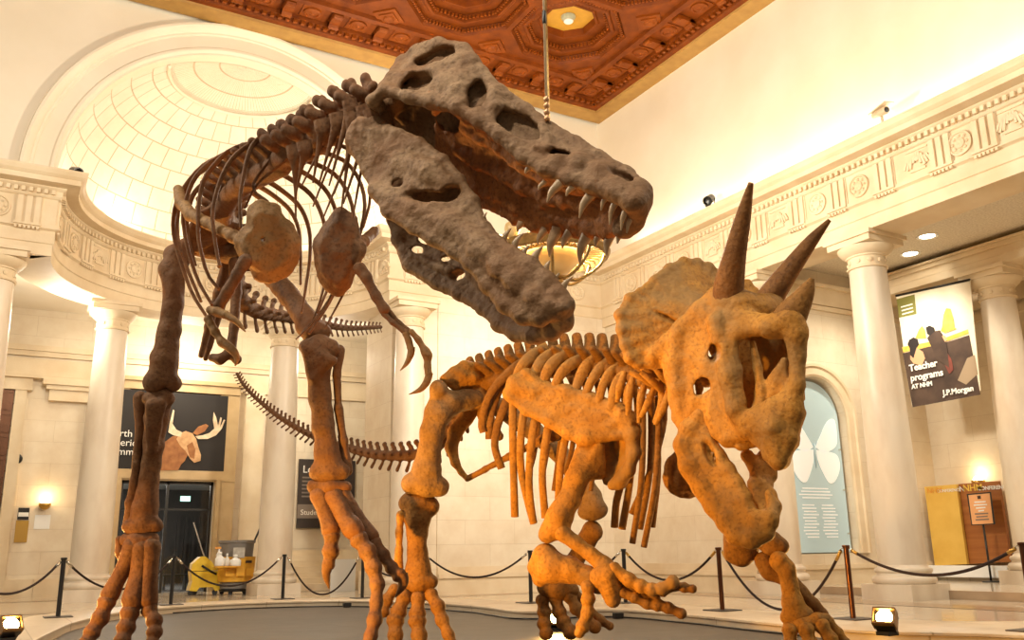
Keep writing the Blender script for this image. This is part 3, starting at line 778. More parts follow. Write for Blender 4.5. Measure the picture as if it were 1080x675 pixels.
S.strip(Q(MG), Q(MD), .026, .03); S.strip(Q(MD), Q(TP), .03, .03)
FR = [mid(t, r, .5) for t, r in zip(TP, RM)]; FR = [(u+8, v-6, d+.06) for u, v, d in FR]
S.strip(Q(TP), Q(FR), .028, .03); S.strip(Q(FR), Q(RM), .026, .03)
# rims: tooth margin, roof ridge, far margin
S.chain(Q(MG), [.034,.036,.04,.04,.036,.034,.032,.034,.04,.042,.045,.05,.05], .04)
S.chain(Q(TP), [.035,.042,.046,.048,.048,.045,.04,.036,.034,.034,.036,.04,.045], .04)
# swollen muzzle and rough maxilla
for (u, v, d, r) in ((612,172,5.50,.06),(632,183,5.42,.06),(650,194,5.35,.06),(664,206,5.28,.055),(590,170,5.55,.04)): S.ball(P(u, v, d), r, .06)
# openings in the near wall, then the inner walls that show through them
ell_px(S, 441, 87.5, 6.22, 20, 11, .20, -8, .03); ell_px(S, 457, 63, 6.30, 27, 10.5, .16, -14, .03)
ell_px(S, 504, 100, 5.98, 12.5, 19, .22, 22, .03); ell_px(S, 547, 133, 5.80, 33, 14, .17, 38, .03)
ell_px(S, 586, 160.5, 5.60, 19, 4.2, .12, 14, .01); ell_px(S, 656, 184, 5.34, 19, 5.5, .07, 36, .015)
ell_px(S, 437, 110, 6.4, 1, 1, .01, 0, .01)
bk = lambda p, dz: [(u, v, d+dz) for u, v, d in p]
S.strip(Q(bk(MG[1:10], .12)), Q(bk(TP[1:10], .07)), .02, .015)
# bars between the openings, brow boss, cheek and the quadrate at the back
lng(S, [(418,77,6.52,4),(432,74.5,6.40,4.5),(449,76,6.28,5.5),(466,76,6.20,6.5),(484,66,6.18,7),(497,63,6.14,6)], .05)
lng(S, [(466,78,6.18,8),(474,92,6.08,9),(480,104,6.0,8),(486,112,5.95,6)], .05)
lng(S, [(478,84,6.08,7),(484,97,5.98,6),(488,106,5.93,5)], .04)
lng(S, [(515,88,6.0,5),(521,101,5.92,5.5),(521,114,5.86,5.5),(516,128,5.82,4.5)], .04)
lng(S, [(525,108,5.93,5),(536,106,5.95,5),(556,118,5.86,4)], .03)
lng(S, [(572,132,5.72,4),(579,147,5.66,4.5),(575,157,5.62,4),(565,155,5.62,3)], .03)
lng(S, [(393,107,6.32,6),(399,112,6.40,6.5),(395,120,6.50,6)], .04)
lng(S, [(418,78,6.52,5),(413,92,6.48,4.5),(404,99,6.40,4)], .03)
lng(S, [(404,112,6.52,6),(407,122,6.60,6),(412,134,6.66,5)], .04)
# palate: vaulted sheet between the two tooth rows, and the front of the muzzle
def vault(i, t, lift): 
    a, b = MG[i], RM[i]; p = mid(a, b, t); return (p[0]+lift*.25, p[1]-lift, p[2])
rows = [[vault(i, t, l) for i in range(3, 13)] for t, l in ((.04, 0), (.3, 13), (.55, 16), (.8, 9), (1, 0))]

S.fan(P(674, 212, 5.28), Q([MG[12], (678,207,5.28), (676.5,201,5.32), (679,212,5.36), (672,228,5.38), (660,240,5.40), RM[12]]), .045, .04)
S.chain(Q([(668,214,5.22), (671,222,5.28), (668,232,5.34), (659,241,5.39)]), .055, .05)
S.chain(Q([(676,200,5.30), (678,208,5.30), (676,219,5.33)]), .04, .04)
# braincase and occiput
lng(S, [(440,100,6.75,14),(415,108,6.62,10),(404,112,6.58,7)], .05)
S.tri(P(418,77,6.55), P(408,112,6.6), P(440,140,6.95), .03, .04)
S.tri(P(418,77,6.55), P(440,140,6.95), P(450,90,7.0), .03, .04)
skull = S.build('skull', m_rexskull, rex, h=.0125, amp=.006, nsc=.085, amp2=.003)
m_palate = bone_mat('palate bone with orange glow', (.30,.120,.035), (.20,.070,.018), (.09,.032,.010), .8)  # orange floodlight from below is put into the palate colour
S = SDF()
for A, B in zip(rows[:-1], rows[1:]): S.strip(Q(A), Q(B), .020, .03)
for t in (.3, .62): S.chain(Q([vault(i, t, 7) for i in range(4, 11)]), .03, .05)
S.chain(Q([vault(i, .88, 2) for i in range(3, 12)]), .03, .04); S.chain(Q(RM[2:]), .038, .03)
ell_px(S, 473, 128, 6.2, 17, 9, .22, 25, .02)
pal = S.build('palate', m_palate, rex, h=.0125, amp=.012, nsc=.07, amp2=.005)
def tooth(b, t, wpx, d, parent, bend=.25, m=m_tooth, dt=0.0):
    p, q = P(b[0], b[1], d), P(t[0], t[1], d+dt); side = np.cross(unit(q-p), FWD)
    L = np.linalg.norm(q-p); md = (p+q)/2-side*L*bend*.35
    return horn('tooth', [p-(q-p)*.25, p, md, q], [PXM(wpx, d)*.9, PXM(wpx, d), PXM(wpx, d)*.72, .004], m, parent, 9, .7, FWD)
for b_, t_, w, d in (((573.5,193),(567.5,200.5),3.2,5.57),((590,194),(577,213.5),5.6,5.5),((604,197),(597,207),4.2,5.45),((625,203),(611,230),6.0,5.40),((652,209),(643,237),4.6,5.29),((641,206),(634,222),3.6,5.33),((664,216),(655,243),4.2,5.24),((670,224),(661,246),3.8,5.26),((557,178),(554,183),3,5.65)): tooth(b_, t_, w, d, skull)
for b_, t_, w, d in (((586,246),(579.5,271),6.4,5.86),((619.5,247),(611.5,279),6.6,5.70),((645,246),(639.5,270),5.6,5.54),((599.5,247),(593,262),5.2,5.80),((573.5,244),(567,258),4.6,5.94),((657,243),(651,257),4.6,5.40),((632,248),(628,260),4.4,5.62),((549,236),(546,245),4,6.06)): tooth(b_, t_, w, d, pal)
# ---------------------------------------------------------------- lower jaw
U_ = [(394,128,6.40),(419,141,6.30),(443,151,6.20),(467,169,6.08),(485,191,5.96),(500,213,5.86),(511,240,5.76),(524,256,5.66),(541,268,5.56),(560,280,5.46),(577,296,5.37),(590,311,5.30),(598,321,5.26)]
L_ = [(372,148,6.42),(389,180,6.32),(397,201,6.22),(409,222,6.08),(435,238,5.95),(458,252,5.85),(480,265,5.75),(497,277,5.66),(515,300,5.56),(533,321,5.46),(552,333,5.37),(570,334,5.30),(588,327,5.26)]
S = SDF()
C_ = [(a[0]*.5+b[0]*.5, a[1]*.5+b[1]*.5, (a[2]+b[2])/2-.05) for a, b in zip(U_, L_)]
S.strip(Q(U_), Q(C_), .024, .03); S.strip(Q(C_), Q(L_), .026, .03)
S.chain(Q(U_), [.034,.028,.024,.024,.028,.03,.03,.034,.036,.04,.044,.046,.038], .04)
S.chain(Q(L_), [.05,.04,.036,.04,.042,.042,.04,.038,.042,.045,.048,.048,.036], .04)
for i in (7, 8, 9, 10): S.ball(P(*C_[i]), .06, .06)
lng(S, [(372,140,6.44,7),(382,132,6.42,8),(394,130,6.40,7)], .05); lng(S, [(374,156,6.44,8),(386,158,6.4,7)], .04)
lng(S, [(397,200,6.20,7),(440,222,5.98,9),(475,240,5.82,11),(508,262,5.66,12),(545,295,5.46,14)], .06)
lng(S, [(425,172,6.2,11),(455,182,6.03,12),(470,196,5.95,9)], .05)
ell_px(S, 452, 207, 5.93, 30, 6, .14, 8, .015); ell_px(S, 474, 205, 5.92, 12, 8, .14, -25, .015); ell_px(S, 420, 193.5, 6.12, 6.5, 4.5, .30, 0, .01)
S.fan(P(462,206,6.12), Q([(436,196,6.24),(470,190,6.12),(496,205,6.02),(486,222,6.0),(450,222,6.12),(436,208,6.22),(436,196,6.24)]), .02, .01)  # sheet added behind the jaw opening so it reads dark
# far half of the jaw
Lf = [(405,206,6.86),(415,231,6.78),(420,253,6.68),(432,280,6.55),(460,298,6.38),(485,309,6.20),(511,325,6.00),(528,341,5.84),(545,351,5.68),(563,353,5.53),(581,349,5.41),(595,340,5.31)]
Uf = [(430,165,6.90),(446,195,6.80),(458,215,6.68),(472,237,6.55),(490,256,6.38),(506,273,6.20),(521,296,6.00),(540,318,5.86),(556,331,5.70),(572,334,5.54),(585,330,5.42),(595,328,5.33)]
S.strip(Q(Lf), Q(Uf), .024, .03); S.chain(Q(Lf), [.04,.04,.042,.046,.046,.042,.046,.05,.054,.052,.05,.04], .04)
S.chain(Q(Uf), .03, .03)
lng(S, [(428,262,6.6,5),(452,278,6.45,4),(480,287,6.25,5)], .03); lng(S, [(486,262,6.3,5),(500,285,6.15,7),(520,310,5.95,7)], .04)
ell_px(S, 441, 264, 6.60, 7, 4.5, .2, 10, .01); ell_px(S, 449, 252, 6.58, 8, 6, .2, 25, .01); ell_px(S, 470, 273.5, 6.42, 5.5, 2.8, .2, -12, .01); ell_px(S, 484, 291, 6.25, 12, 6, .05, 14, .015)
S.chain(Q([(596,322,5.27), (593,330,5.29), (595,339,5.32)]), .05, .04)
jaw = S.build('lower_jaw', m_rexskull, rex, h=.0125, amp=.006, nsc=.085, amp2=.004)
for b_, t_, w, d in (((541,265),(552,246),4.6,5.66),((551,272),(558,259),4,5.6),((562,280),(573,259),5.6,5.52),((575,291),(580,275),5,5.42),((592,308),(604,292),4.4,5.30),((593,330),(606,317),5,5.30),((509,236),(513.5,224),2.8,5.77),((530,259),(539,241),4.4,5.72),((584,301),(590,288),4,5.36)): tooth(b_, t_, w, d, jaw, -.3)
for b_, t_, w, d in (((548,322),(553,302),4.5,5.84),((528,300),(534,280),4.5,6.0),((583,322),(590,312),4,5.5)): tooth(b_, t_, w, d, jaw, -.3)
# ---------------------------------------------------------------- backbone
def vert_mesh(kind):
    """one vertebra in its own frame: x forward, z up, centrum radius 1"""
    S = SDF()
    if kind == 'cervical':
        S.cone((-.8,0,0), (.8,0,0), .95, .95, .1); S.ell((0,0,-.9), np.eye(3), (.6,.9,.35), .3, True)
        S.chain([(0,0,.8), (-.2,0,1.5), (-.5,0,2.3)], [.8,.5,.42], .25, (0,1,0), .6); S.ball((-.5,0,2.35), .36, .2)
        for s in (-1, 1): S.chain([(.1,.7*s,.6), (0,1.3*s,.9), (-.2,1.6*s,1.2)], [.45,.4,.42], .25); S.chain([(.3,.5*s,1.0), (.9,.8*s,1.3)], [.4,.35], .2); S.chain([(-.3,.5*s,1.0), (-.9,.9*s,1.5), (-1.4,1.1*s,2.0)], [.42,.38,.44], .2, (0,1,0), .6)
    elif kind == 'dorsal':
        S.cone((-.75,0,0), (.75,0,0), .95, .95, .1); S.chain([(0,0,.8), (-.15,0,1.8), (-.3,0,3.2)], [.7,.5,.45], .3, (0,1,0), .45)
        for s in (-1, 1): S.chain([(0,.6*s,.9), (-.1,1.5*s,1.4), (-.2,2.1*s,1.7)], [.42,.36,.34], .2)
    else:
        S.cone((-.7,0,0), (.7,0,0), .9, .85, .1); S.ell((0,0,-.95), np.eye(3), (.45,.9,.3), .2, True)
        S.chain([(0,0,.7), (-.3,0,1.4), (-.7,0,2.0)], [.42,.34,.34], .2, (0,1,0), .6); S.ball((-.7,0,2.0), .42, .15)
        for s in (-1, 1): S.chain([(0,.6*s,.2), (0,1.2*s,.15)], [.32,.24], .2)
        S.chain([(-.6,0,-.8), (-.8,0,-1.5), (-1.2,0,-2.2)], [.30,.26,.34], .15, (0,1,0), .6)
    V, Qd = S.mesh(.11, .05, .5)
    return V, Qd
_proto = {}
def vertebra(kind, pos, fwd, up, r, m, parent, name='vertebra', stretch=1.0):
    key = (kind, m.name)
    fwd = unit(fwd); up = np.array(up, float); up = unit(up-fwd*(up@fwd)); lat = np.cross(up, fwd)
    if key not in _proto:
        V, Qd = vert_mesh(kind); me = bpy.data.meshes.new(name)
        me.from_pydata([tuple(v) for v in V.tolist()], [], [tuple(int(i) for i in q) for q in Qd]); me.materials.append(m)
        me.polygons.foreach_set('use_smooth', np.ones(len(me.polygons), bool)); me.update(); _proto[key] = bpy.data.objects.new(name, me); o = _proto[key]
    else: o = _proto[key].copy()
    COL.objects.link(o); o.parent = parent
    M = Matrix.Identity(4)
    for i in range(3):
        M[i][0] = fwd[i]*r*stretch; M[i][1] = lat[i]*r; M[i][2] = up[i]*r; M[i][3] = pos[i]-WORG[parent.name][i]
    o.matrix_local = M; WORG[o.name] = np.array(pos)
    return o
def column_of(kind, ctrl, n, r0, r1, m, parent, upv, name='vertebra', stretch=1.0):
    pts = bez([P(*c) for c in ctrl], 120); pts = np.array(pts)
    s = np.concatenate([[0], np.cumsum(np.linalg.norm(np.diff(pts, axis=0), axis=1))])
    out = []
    for i in range(n):
        t = (i+.5)/n
        # spacing follows the shrinking vertebrae
        if abs(r0-r1) > 1e-6:
            k = r1/r0; t = (1-k**t)/(1-k)
        q = t*s[-1]; pos = np.array([np.interp(q, s, pts[:, j]) for j in range(3)]); q2 = min(q+.05, s[-1]); q1 = max(q-.05, 0)
        tg = np.array([np.interp(q2, s, pts[:, j])-np.interp(q1, s, pts[:, j]) for j in range(3)])
        r = r0*(r1/r0)**((i+.5)/n)
        up = upv(i/max(n-1, 1)) if callable(upv) else upv
        out.append((pos, unit(tg), r)); vertebra(kind, pos, -tg, up, r, m, parent, name, stretch)
    return out
ZUP = np.array([0, 0, 1.])
neck = column_of('cervical', [(404,112,6.66),(389,118,6.74),(370,126,6.86),(351,138,7.0),(334,150,7.14),(317,160,7.32),(300,168,7.5)], 8, .105, .118, m_rex, rex, lambda t: ZUP+UP*.3-RT*.5, 'neck_vertebra', .95)
back = column_of('dorsal', [(296,174,7.55),(280,182,7.85),(264,190,8.15),(250,200,8.5),(240,212,8.9),(234,226,9.3),(232,242,9.7)], 11, .105, .11, m_rex, rex, ZUP, 'back_vertebra', 1.2)
tail = column_of('caudal', [(240,250,10.0),(246,285,10.5),(256,318,11.0),(276,330,11.6),(300,334,12.3),(330,340,13.2),(365,346,14.2),(402,345,15.2)], 26, .135, .035, m_rex, rex, ZUP, 'tail_vertebra', 1.15)
# neck ribs: paddles with long thin rods
nr = [((340,133),(330,193),6.95),((356,126),(337,192),6.85),((370,112),(347,196),6.75),((322,156),(312,205),7.05),((311,160),(312,230),7.15),((384,118),(352,205),6.7),((392,122),(362,215),6.6),((372,125),(360,222),6.75)]
for (hu, hv), (eu, ev), d in nr:
    d -= .22; c = [(hu-2,hv-7,d),(hu,hv+5,d),(hu*.72+eu*.28,hv*.72+ev*.28,d+.02),(hu*.4+eu*.6,hv*.4+ev*.6,d+.04),(eu,ev,d+.08)]
    horn('neck_rib', Q(c), [PXM(8.0,d), PXM(8.4,d), PXM(3.6,d), PXM(1.8,d), PXM(1.0,d)], m_rex, rex, 9, .5, FWD, 16)
for (hu, hv), (eu, ev), d in (((378,108),(330,218),6.9),((388,128),(340,232),6.75),((352,140),(318,196),7.0),((394,134),(372,230),6.62)):
    horn('neck_rib', Q([(hu,hv,d),(hu*.7+eu*.3-3,hv*.7+ev*.3,d+.05),(eu,ev,d+.1)]), [PXM(2.6,d), PXM(1.9,d), PXM(.9,d)], m_rex, rex, 7)
# ---------------------------------------------------------------- ribs
def rib(pts, r0, r1, m, parent, flat=.6, name='rib', nrm=None):
    d = pts[0][2]
    return horn(name, Q(pts), [PXM(r0, d), PXM((r0*2+r1)/3, d), PXM((r0+r1)/2, d), PXM(r1, d), PXM(r1*.8, d)], m, parent, 9, flat, nrm, 22)
ribsL = [
 [(297,138,7.55),(277,144,7.55),(266,154,7.5),(260,170,7.45),(256,190,7.4),(253,212,7.35),(254,240,7.3)],
 [(292,146,7.75),(269,150,7.75),(248,164,7.65),(236,182,7.6),(228,204,7.55),(224,228,7.5),(228,262,7.45),(232,281,7.4)],
 [(280,152,8.0),(262,152,8.0),(241,160,7.95),(227,173,7.9),(215,190,7.85),(210,212,7.8),(209,232,7.75),(210,256,7.7),(219,289,7.65),(231,305,7.6)],
 [(268,160,8.3),(250,158,8.3),(229,167,8.25),(214,178,8.2),(203,192,8.15),(196,212,8.1),(193,230,8.05),(198,262,8.0),(209,296,7.9),(224,322,7.8)],
 [(262,166,8.55),(240,164,8.55),(216,174,8.5),(198,193,8.45),(187,212,8.4),(183,232,8.35),(184,252,8.3),(192,280,8.2),(203,310,8.1),(218,334,8.0)],
 [(254,174,8.8),(232,172,8.8),(208,184,8.75),(193,204,8.7),(187,228,8.65),(188,255,8.6),(198,285,8.5),(212,318,8.4)],
 [(246,186,9.1),(226,188,9.1),(206,202,9.05),(198,225,9.0),(198,250,8.95),(206,280,8.9)],
]
for r_ in ribsL: rib(r_, 4.2, 3.4, m_rex, rex)
ribsR = [
 [(318,150,7.45),(345,150,7.5),(372,160,7.5),(388,185,7.45),(390,212,7.4),(383,240,7.35)],
 [(310,158,7.6),(338,160,7.7),(366,172,7.7),(382,198,7.65),(384,228,7.6),(374,262,7.5),(358,298,7.4),(338,330,7.3),(318,352,7.2)],
 [(304,166,7.8),(330,172,7.9),(355,186,7.95),(370,212,7.9),(373,244,7.8),(364,282,7.7),(348,318,7.6),(326,352,7.4)],
 [(296,172,8.0),(320,182,8.15),(343,200,8.2),(355,226,8.15),(357,256,8.05),(350,292,7.9),(335,330,7.7)],
 [(286,178,8.3),(308,190,8.45),(330,208,8.5),(342,236,8.45),(344,264,8.35),(338,296,8.2)],
 [(274,186,8.6),(296,200,8.7),(316,218,8.75),(326,242,8.7),(327,270,8.6),(323,300,8.5),(318,330,8.4)],
 [(266,192,8.9),(288,206,9.0),(306,222,9.0),(315,242,8.95),(317,268,8.9),(317,300,8.8)],
 [(262,200,9.2),(280,214,9.3),(294,230,9.3),(300,252,9.2),(300,280,9.1)],
]
for r_ in ribsR: rib(r_, 4.2, 2.8, m_rex, rex)
for r_ in ([(372,290,7.25),(358,318,7.2),(342,347,7.15)], [(352,306,7.3),(338,332,7.2),(312,358,7.1)], [(343,298,7.35),(336,322,7.3),(327,345,7.3)], [(282,212,7.3),(268,200,7.4),(272,186,7.5),(300,150,7.5)], [(330,140,7.1),(300,170,7.3),(272,194,7.45),(258,220,7.5)]): rib(r_, 2.3, 1.5, m_rex, rex, name='belly_rib')
# ---------------------------------------------------------------- shoulder blades and arms
def plate(name, poly, cen, d, r, m, parent, extra=None, bulge=.05, amp=.006):
    S = SDF(); c = P(cen[0], cen[1], d-bulge)
    pp = bez([V3(*p, 0) for p in poly+[poly[0]]], 44)
    wob = lambda i: 1+.02*math.sin(i*2.1)+.015*math.sin(i*5.3)
    q0 = [(cen[0]+(p[0]-cen[0])*wob(i), cen[1]+(p[1]-cen[1])*wob(i), d+.02) for i, p in enumerate(pp[:-1])]; q0.append(q0[0])
    q1 = [(cen[0]+(p[0]-cen[0])*.72, cen[1]+(p[1]-cen[1])*.72, d-bulge*.75) for p in q0]
    S.strip(Q(q0), Q(q1), r*.9, .03); S.fan(c, Q(q1), r, .03)
    if extra: extra(S)
    return S.build(name, m, parent, h=.011, amp=amp, nsc=.07)
def exL(S):
    lng(S, [(262,258,7.3,8),(246,249,7.4,6.5),(222,237,7.7,6.2),(201,226,7.95,6.8),(192,214,8.15,7),(188,200,8.3,5)], .03)
    ell_px(S, 279, 253, 7.22, 3, 2.4, .2, 0, .005); lng(S, [(262,262,7.25,8),(268,276,7.22,7)], .03)
m_cor = bone_mat('tan coracoid bone', (.24,.125,.045), (.32,.18,.070), (.13,.065,.025), .6)
plate('shoulder_blade', [(265,221),(272,215.5),(290,218),(294,229),(305,238),(313,255),(311,275),(301,288),(283,295),(270,290),(265,274),(254,267),(252,250),(263,238)], (285,256), 7.27, .022, m_cor, rex, exL)
def exR(S):
    lng(S, [(372,262,7.15,7),(384,254,7.4,6),(395,244,7.75,5)], .03); ell_px(S, 361, 265, 7.1, 3.2, 2.0, .05, 20, .01)
plate('shoulder_blade', [(359,222),(372,231),(376,251),(382,262),(377,275),(372,282),(365,301),(354,308),(342,298),(336,278),(335,256),(346,238)], (358,266), 7.14, .024, m_rex, rex, exR)
def limb(name, pts, m, parent, h=.013, amp=.006, balls=(), flatn=None, tris=(), subs=()):
    if name == 'foot_bone': pts = [(u, v, d, r*1.28) for u, v, d, r in pts]
    S = SDF(); lng(S, pts, .03)
    for u, v, d, r in balls: S.ball(P(u, v, d), PXM(r, d), .04)
    for a, b, c, r in tris: S.tri(P(*a), P(*b), P(*c), r, .04)
    for s in subs: ell_px(S, *s)
    return S.build(name, m, parent, h=h, amp=amp, nsc=.09)
limb('upper_arm_bone', [(259,275,7.18,7.5),(250,290,7.14,6),(240,308,7.1,5.5),(231,322,7.08,6.5)], m_rex, rex, .01)
f = limb('forearm_bone', [(222,327,7.05,4.5),(229,329,7.0,4.2),(238,332,6.95,4.8)], m_cor, rex, .008, .003)
horn('claw', Q([(238,332,6.95),(248,338,6.9),(254,344,6.88),(259,350,6.86)]), [PXM(4.2,7),PXM(3.4,7),PXM(2.4,7),.004], m_cor, f)
f = limb('finger_bone', [(220,337,7.05,4.8),(227,350,7.0,3.9),(234,361,6.96,4.4),(238,364,6.95,4.4)], m_cor, rex, .008, .003)
horn('claw', Q([(238,363,6.95),(246,370,6.92),(250,378,6.9),(248,386,6.88)]), [PXM(5,7),PXM(4.6,7),PXM(3,7),.005], m_cor, f)
limb('upper_arm_bone', [(379,283,7.05,6.8),(386,293,7.02,5.2),(397,313,7.0,4.6),(406,327,6.98,6)], m_rex, rex, .01)
limb('forearm_bone', [(405,331,6.97,3.2),(414,340,6.95,2.4),(428,351,6.93,3.4)], m_rex, rex, .008, .003)
limb('forearm_bone', [(411,329,6.99,2.8),(421,341,6.97,2.2),(431,349,6.95,3)], m_rex, rex, .008, .003)
f = limb('finger_bone', [(428,352,6.93,3.8),(431,359,6.92,2.6),(433,367,6.91,3.6)], m_cor, rex, .007, .002)
horn('claw', Q([(434,366,6.91),(433,374,6.9),(429,383,6.89),(422,391,6.88)]), [PXM(4,7),PXM(3.8,7),PXM(2.6,7),.003], m_cor, f)
f = limb('finger_bone', [(434,350,6.93,3.2),(441,358,6.92,2.6),(449,371,6.91,4),(451,375,6.91,3.8),(451,386,6.9,2.8),(452,394,6.89,4)], m_cor, rex, .007, .002)
horn('claw', Q([(453,393,6.89),(450,403,6.88),(443,411,6.87),(431,416,6.86)]), [PXM(4,7),PXM(4,7),PXM(3,7),.003], m_cor, f)
# ---------------------------------------------------------------- hips
S = SDF(); c = P(240,245,9.6)
S.fan(c, Q([(205,262,9.45),(200,245,9.35),(208,228,9.3),(225,218,9.35),(243,216,9.5),(252,230,9.8),(250,255,10.0),(232,268,9.8),(205,262,9.45)]), .035, .04)
S.fan(P(268,262,9.7), Q([(250,240,9.6),(270,238,9.4),(290,250,9.3),(296,268,9.3),(284,280,9.4),(262,282,9.7),(250,270,9.9),(250,240,9.6)]), .035, .04)
lng(S, [(240,250,9.9,14),(262,262,9.8,14)], .05); lng(S, [(212,262,9.6,9),(240,268,9.7,9),(280,270,9.5,9)], .05)
S.build('hip_bone', m_rex, rex, h=.016, amp=.006)
limb('pubis', [(248,278,9.5,7),(249,310,9.4,5.5),(247,345,9.25,5),(243,372,9.15,6),(232,379,9.1,5.5),(224,377,9.12,4.5)], m_rex, rex, .013, balls=[(250,379,9.15,5)])
limb('ischium', [(240,275,9.8,6),(230,310,9.8,4.5),(220,345,9.8,4),(212,375,9.8,3.2)], m_rex, rex, .013)
limb('ischium', [(246,280,9.9,6),(236,315,9.9,4.5),(225,350,9.9,4),(217,378,9.9,3)], m_rex, rex, .013)
# ---------------------------------------------------------------- legs
limb('thigh_bone', [(212,262,9.6,8),(197,260,9.5,9),(187,270,9.4,13),(183,292,9.3,11.5),(183,320,9.25,10.5),(179,350,9.22,11.5),(174,378,9.2,14),(171,398,9.2,15)], m_rex, rex, .015, .01, balls=[(163,403,9.16,12.5),(181,404,9.2,10.5),(176,284,9.3,9)], subs=[(172,414,9.05,4,8,.10,0,.03)])
limb('shin_bone', [(168,420,9.2,13),(165,440,9.18,12),(162,470,9.16,10.5),(157,505,9.14,10),(153,535,9.12,13),(151,552,9.1,15)], m_rex, rex, .015, .01, balls=[(174,420,9.15,10),(158,421,9.1,8),(164,554,9.08,8),(138,554,9.08,9)], tris=[((170,425,9.05),(158,428,9.0),(160,475,9.05),.05)])
limb('calf_bone', [(148,420,9.2,7.5),(148,450,9.16,5),(144,490,9.12,4.5),(138,530,9.1,5),(135,552,9.08,5.5)], m_rex, rex, .013)
limb('ankle_bone', [(133,569,9.06,7),(147,570,9.02,10),(160,569,9.04,8)], m_rex, rex, .013)
limb('foot_bone', [(150,578,9.0,9),(147,605,8.95,7),(141,632,8.85,9.5)], m_rex, rex, .013, .005, balls=[(139,640,8.82,8.5)])
limb('foot_bone', [(140,576,9.0,8),(130,600,8.95,6),(116,627,8.85,7.5)], m_rex, rex, .013, .005)
limb('foot_bone', [(159,577,9.0,8),(158,605,8.95,6),(156,632,8.88,8)], m_rex, rex, .013, .005)
limb('foot_splint', [(126,569,9.06,4),(126,582,9.04,4.2),(129,598,9.02,2)], m_rex, rex, .009, .002)
horn('dewclaw', Q([(161,615,9.0),(164,630,8.98),(166,641,8.97)]), [PXM(3,9),PXM(2.6,9),.004], m_rex, rex)
TS = 1.22
def toe(joints, m, parent, claw=None, name='toe', h=.011, cm=None):
    """string of phalanges with swollen joints; joints (u, v, d, r_px)"""
    S = SDF(); joints = [(u, v, d, r*TS) for u, v, d, r in joints]
    for a, b in zip(joints[:-1], joints[1:]):
        A, B = P(*a[:3]), P(*b[:3]); ra, rb = PXM(a[3], a[2]), PXM(b[3], b[2])
        g = .10
        p0 = A+(B-A)*g; p1 = A+(B-A)*.5; p2 = A+(B-A)*(1-g)
        S.chain([p0, p1, p2], [ra*.98, (ra+rb)*.5*.74, rb*1.0], .012)
    o = S.build(name, m, parent, h=h, amp=.004, nsc=.06)
    if claw:
        d = claw[0][2]; r = PXM(joints[-1][3], d)
        horn('claw', Q(claw), [r*.95, r*.8, r*.5, .005], cm or m, o)
    return o
toe([(113,634,8.82,8),(106,652,8.74,7.6),(97,667,8.66,7.2),(90,679,8.58,6.5)], m_rex, rex, [(91,677,8.58),(84,686,8.52),(80,694,8.46)])
toe([(137,646,8.78,8.5),(133,662,8.7,8),(129,676,8.62,7.4),(126,687,8.55,6.8)], m_rex, rex, [(126,685,8.55),(123,694,8.48),(122,700,8.42)])
toe([(157,643,8.85,7.2),(163,655,8.78,7),(163,667,8.72,6.8),(160,679,8.66,6)], m_rex, rex, [(160,677,8.66),(158,687,8.6),(157,695,8.54)])
limb('thigh_bone', [(262,266,9.6,9),(272,276,9.5,11),(288,292,9.35,11),(305,312,9.2,11),(322,336,9.0,12),(330,348,8.95,14)], m_rex, rex, .015, .01, balls=[(320,346,8.98,9),(340,350,8.98,9)])
limb('shin_bone', [(338,368,8.85,16),(336,390,8.82,13),(338,420,8.8,11.5),(341,450,8.78,11),(345,480,8.76,13),(348,496,8.74,15)], m_rex, rex, .015, .01, balls=[(325,366,8.85,9),(350,367,8.85,9),(336,497,8.72,10),(360,498,8.74,9)], tris=[((322,366,8.74),(350,380,8.70),(330,398,8.74),.05)], subs=[(338,415,8.62,6,30,.05,3,.04)])
limb('calf_bone', [(358,369,8.9,6),(355,395,8.86,4.5),(357,430,8.84,4.2),(362,465,8.82,4.5),(366,496,8.8,6)], m_rex, rex, .013)
limb('ankle_bone', [(332,513,8.72,8),(348,513,8.68,9),(364,514,8.72,7)], m_rex, rex, .013)
limb('foot_bone', [(352,524,8.66,8.5),(362,542,8.58,7),(371,556,8.5,9)], m_rex, rex, .012, .005, balls=[(375,561,8.48,9)])
limb('foot_bone', [(338,523,8.68,8.5),(344,540,8.62,6.5),(349,558,8.55,8)], m_rex, rex, .012, .005)
limb('foot_bone', [(362,524,8.7,7.5),(376,545,8.64,5.6),(391,566,8.58,7)], m_rex, rex, .012, .005)
toe([(350,564,8.53,7.5),(349,582,8.48,7.6),(346,597,8.44,5.6)], m_rex, rex, [(346,595,8.44),(344,606,8.42),(347,621,8.4)])
toe([(378,568,8.46,8.5),(388,582,8.4,8),(394,599,8.34,7.6),(398,616,8.28,6.8),(397,636,8.2,6.2),(395,654,8.1,7),(391,672,8.0,6.6)], m_rex, rex, [(391,671,8.0),(387,688,7.9),(384,705,7.8)])
toe([(394,572,8.56,6.8),(404,586,8.52,6.2),(413,599,8.48,5.6),(421,607,8.46,6.6)], m_rex, rex, [(423,606,8.46),(425,616,8.44),(417,630,8.42)])
# ================================================================ TRICERATOPS SKELETON
m_tri = bone_mat('ochre fossil bone', (.46,.215,.036), (.34,.150,.024), (.17,.070,.012), .7, (.27,.150,.050))
m_trid = bone_mat('brown fossil bone', (.27,.125,.028), (.20,.085,.018), (.10,.043,.010), .7)
TS = 1.12
m_trig = bone_mat('grey fossil bone', (.30,.175,.072), (.22,.118,.044), (.13,.068,.025), .7)
m_horn = bone_mat('dark horn core', (.24,.105,.030), (.16,.068,.020), (.09,.038,.012), .8)
tri = thing('triceratops_skeleton', P(640, 690, 8.9)*[1, 1, 0], 'ochre horned triceratops skeleton with one front foot raised, right of the tyrannosaur', 'dinosaur skeleton')
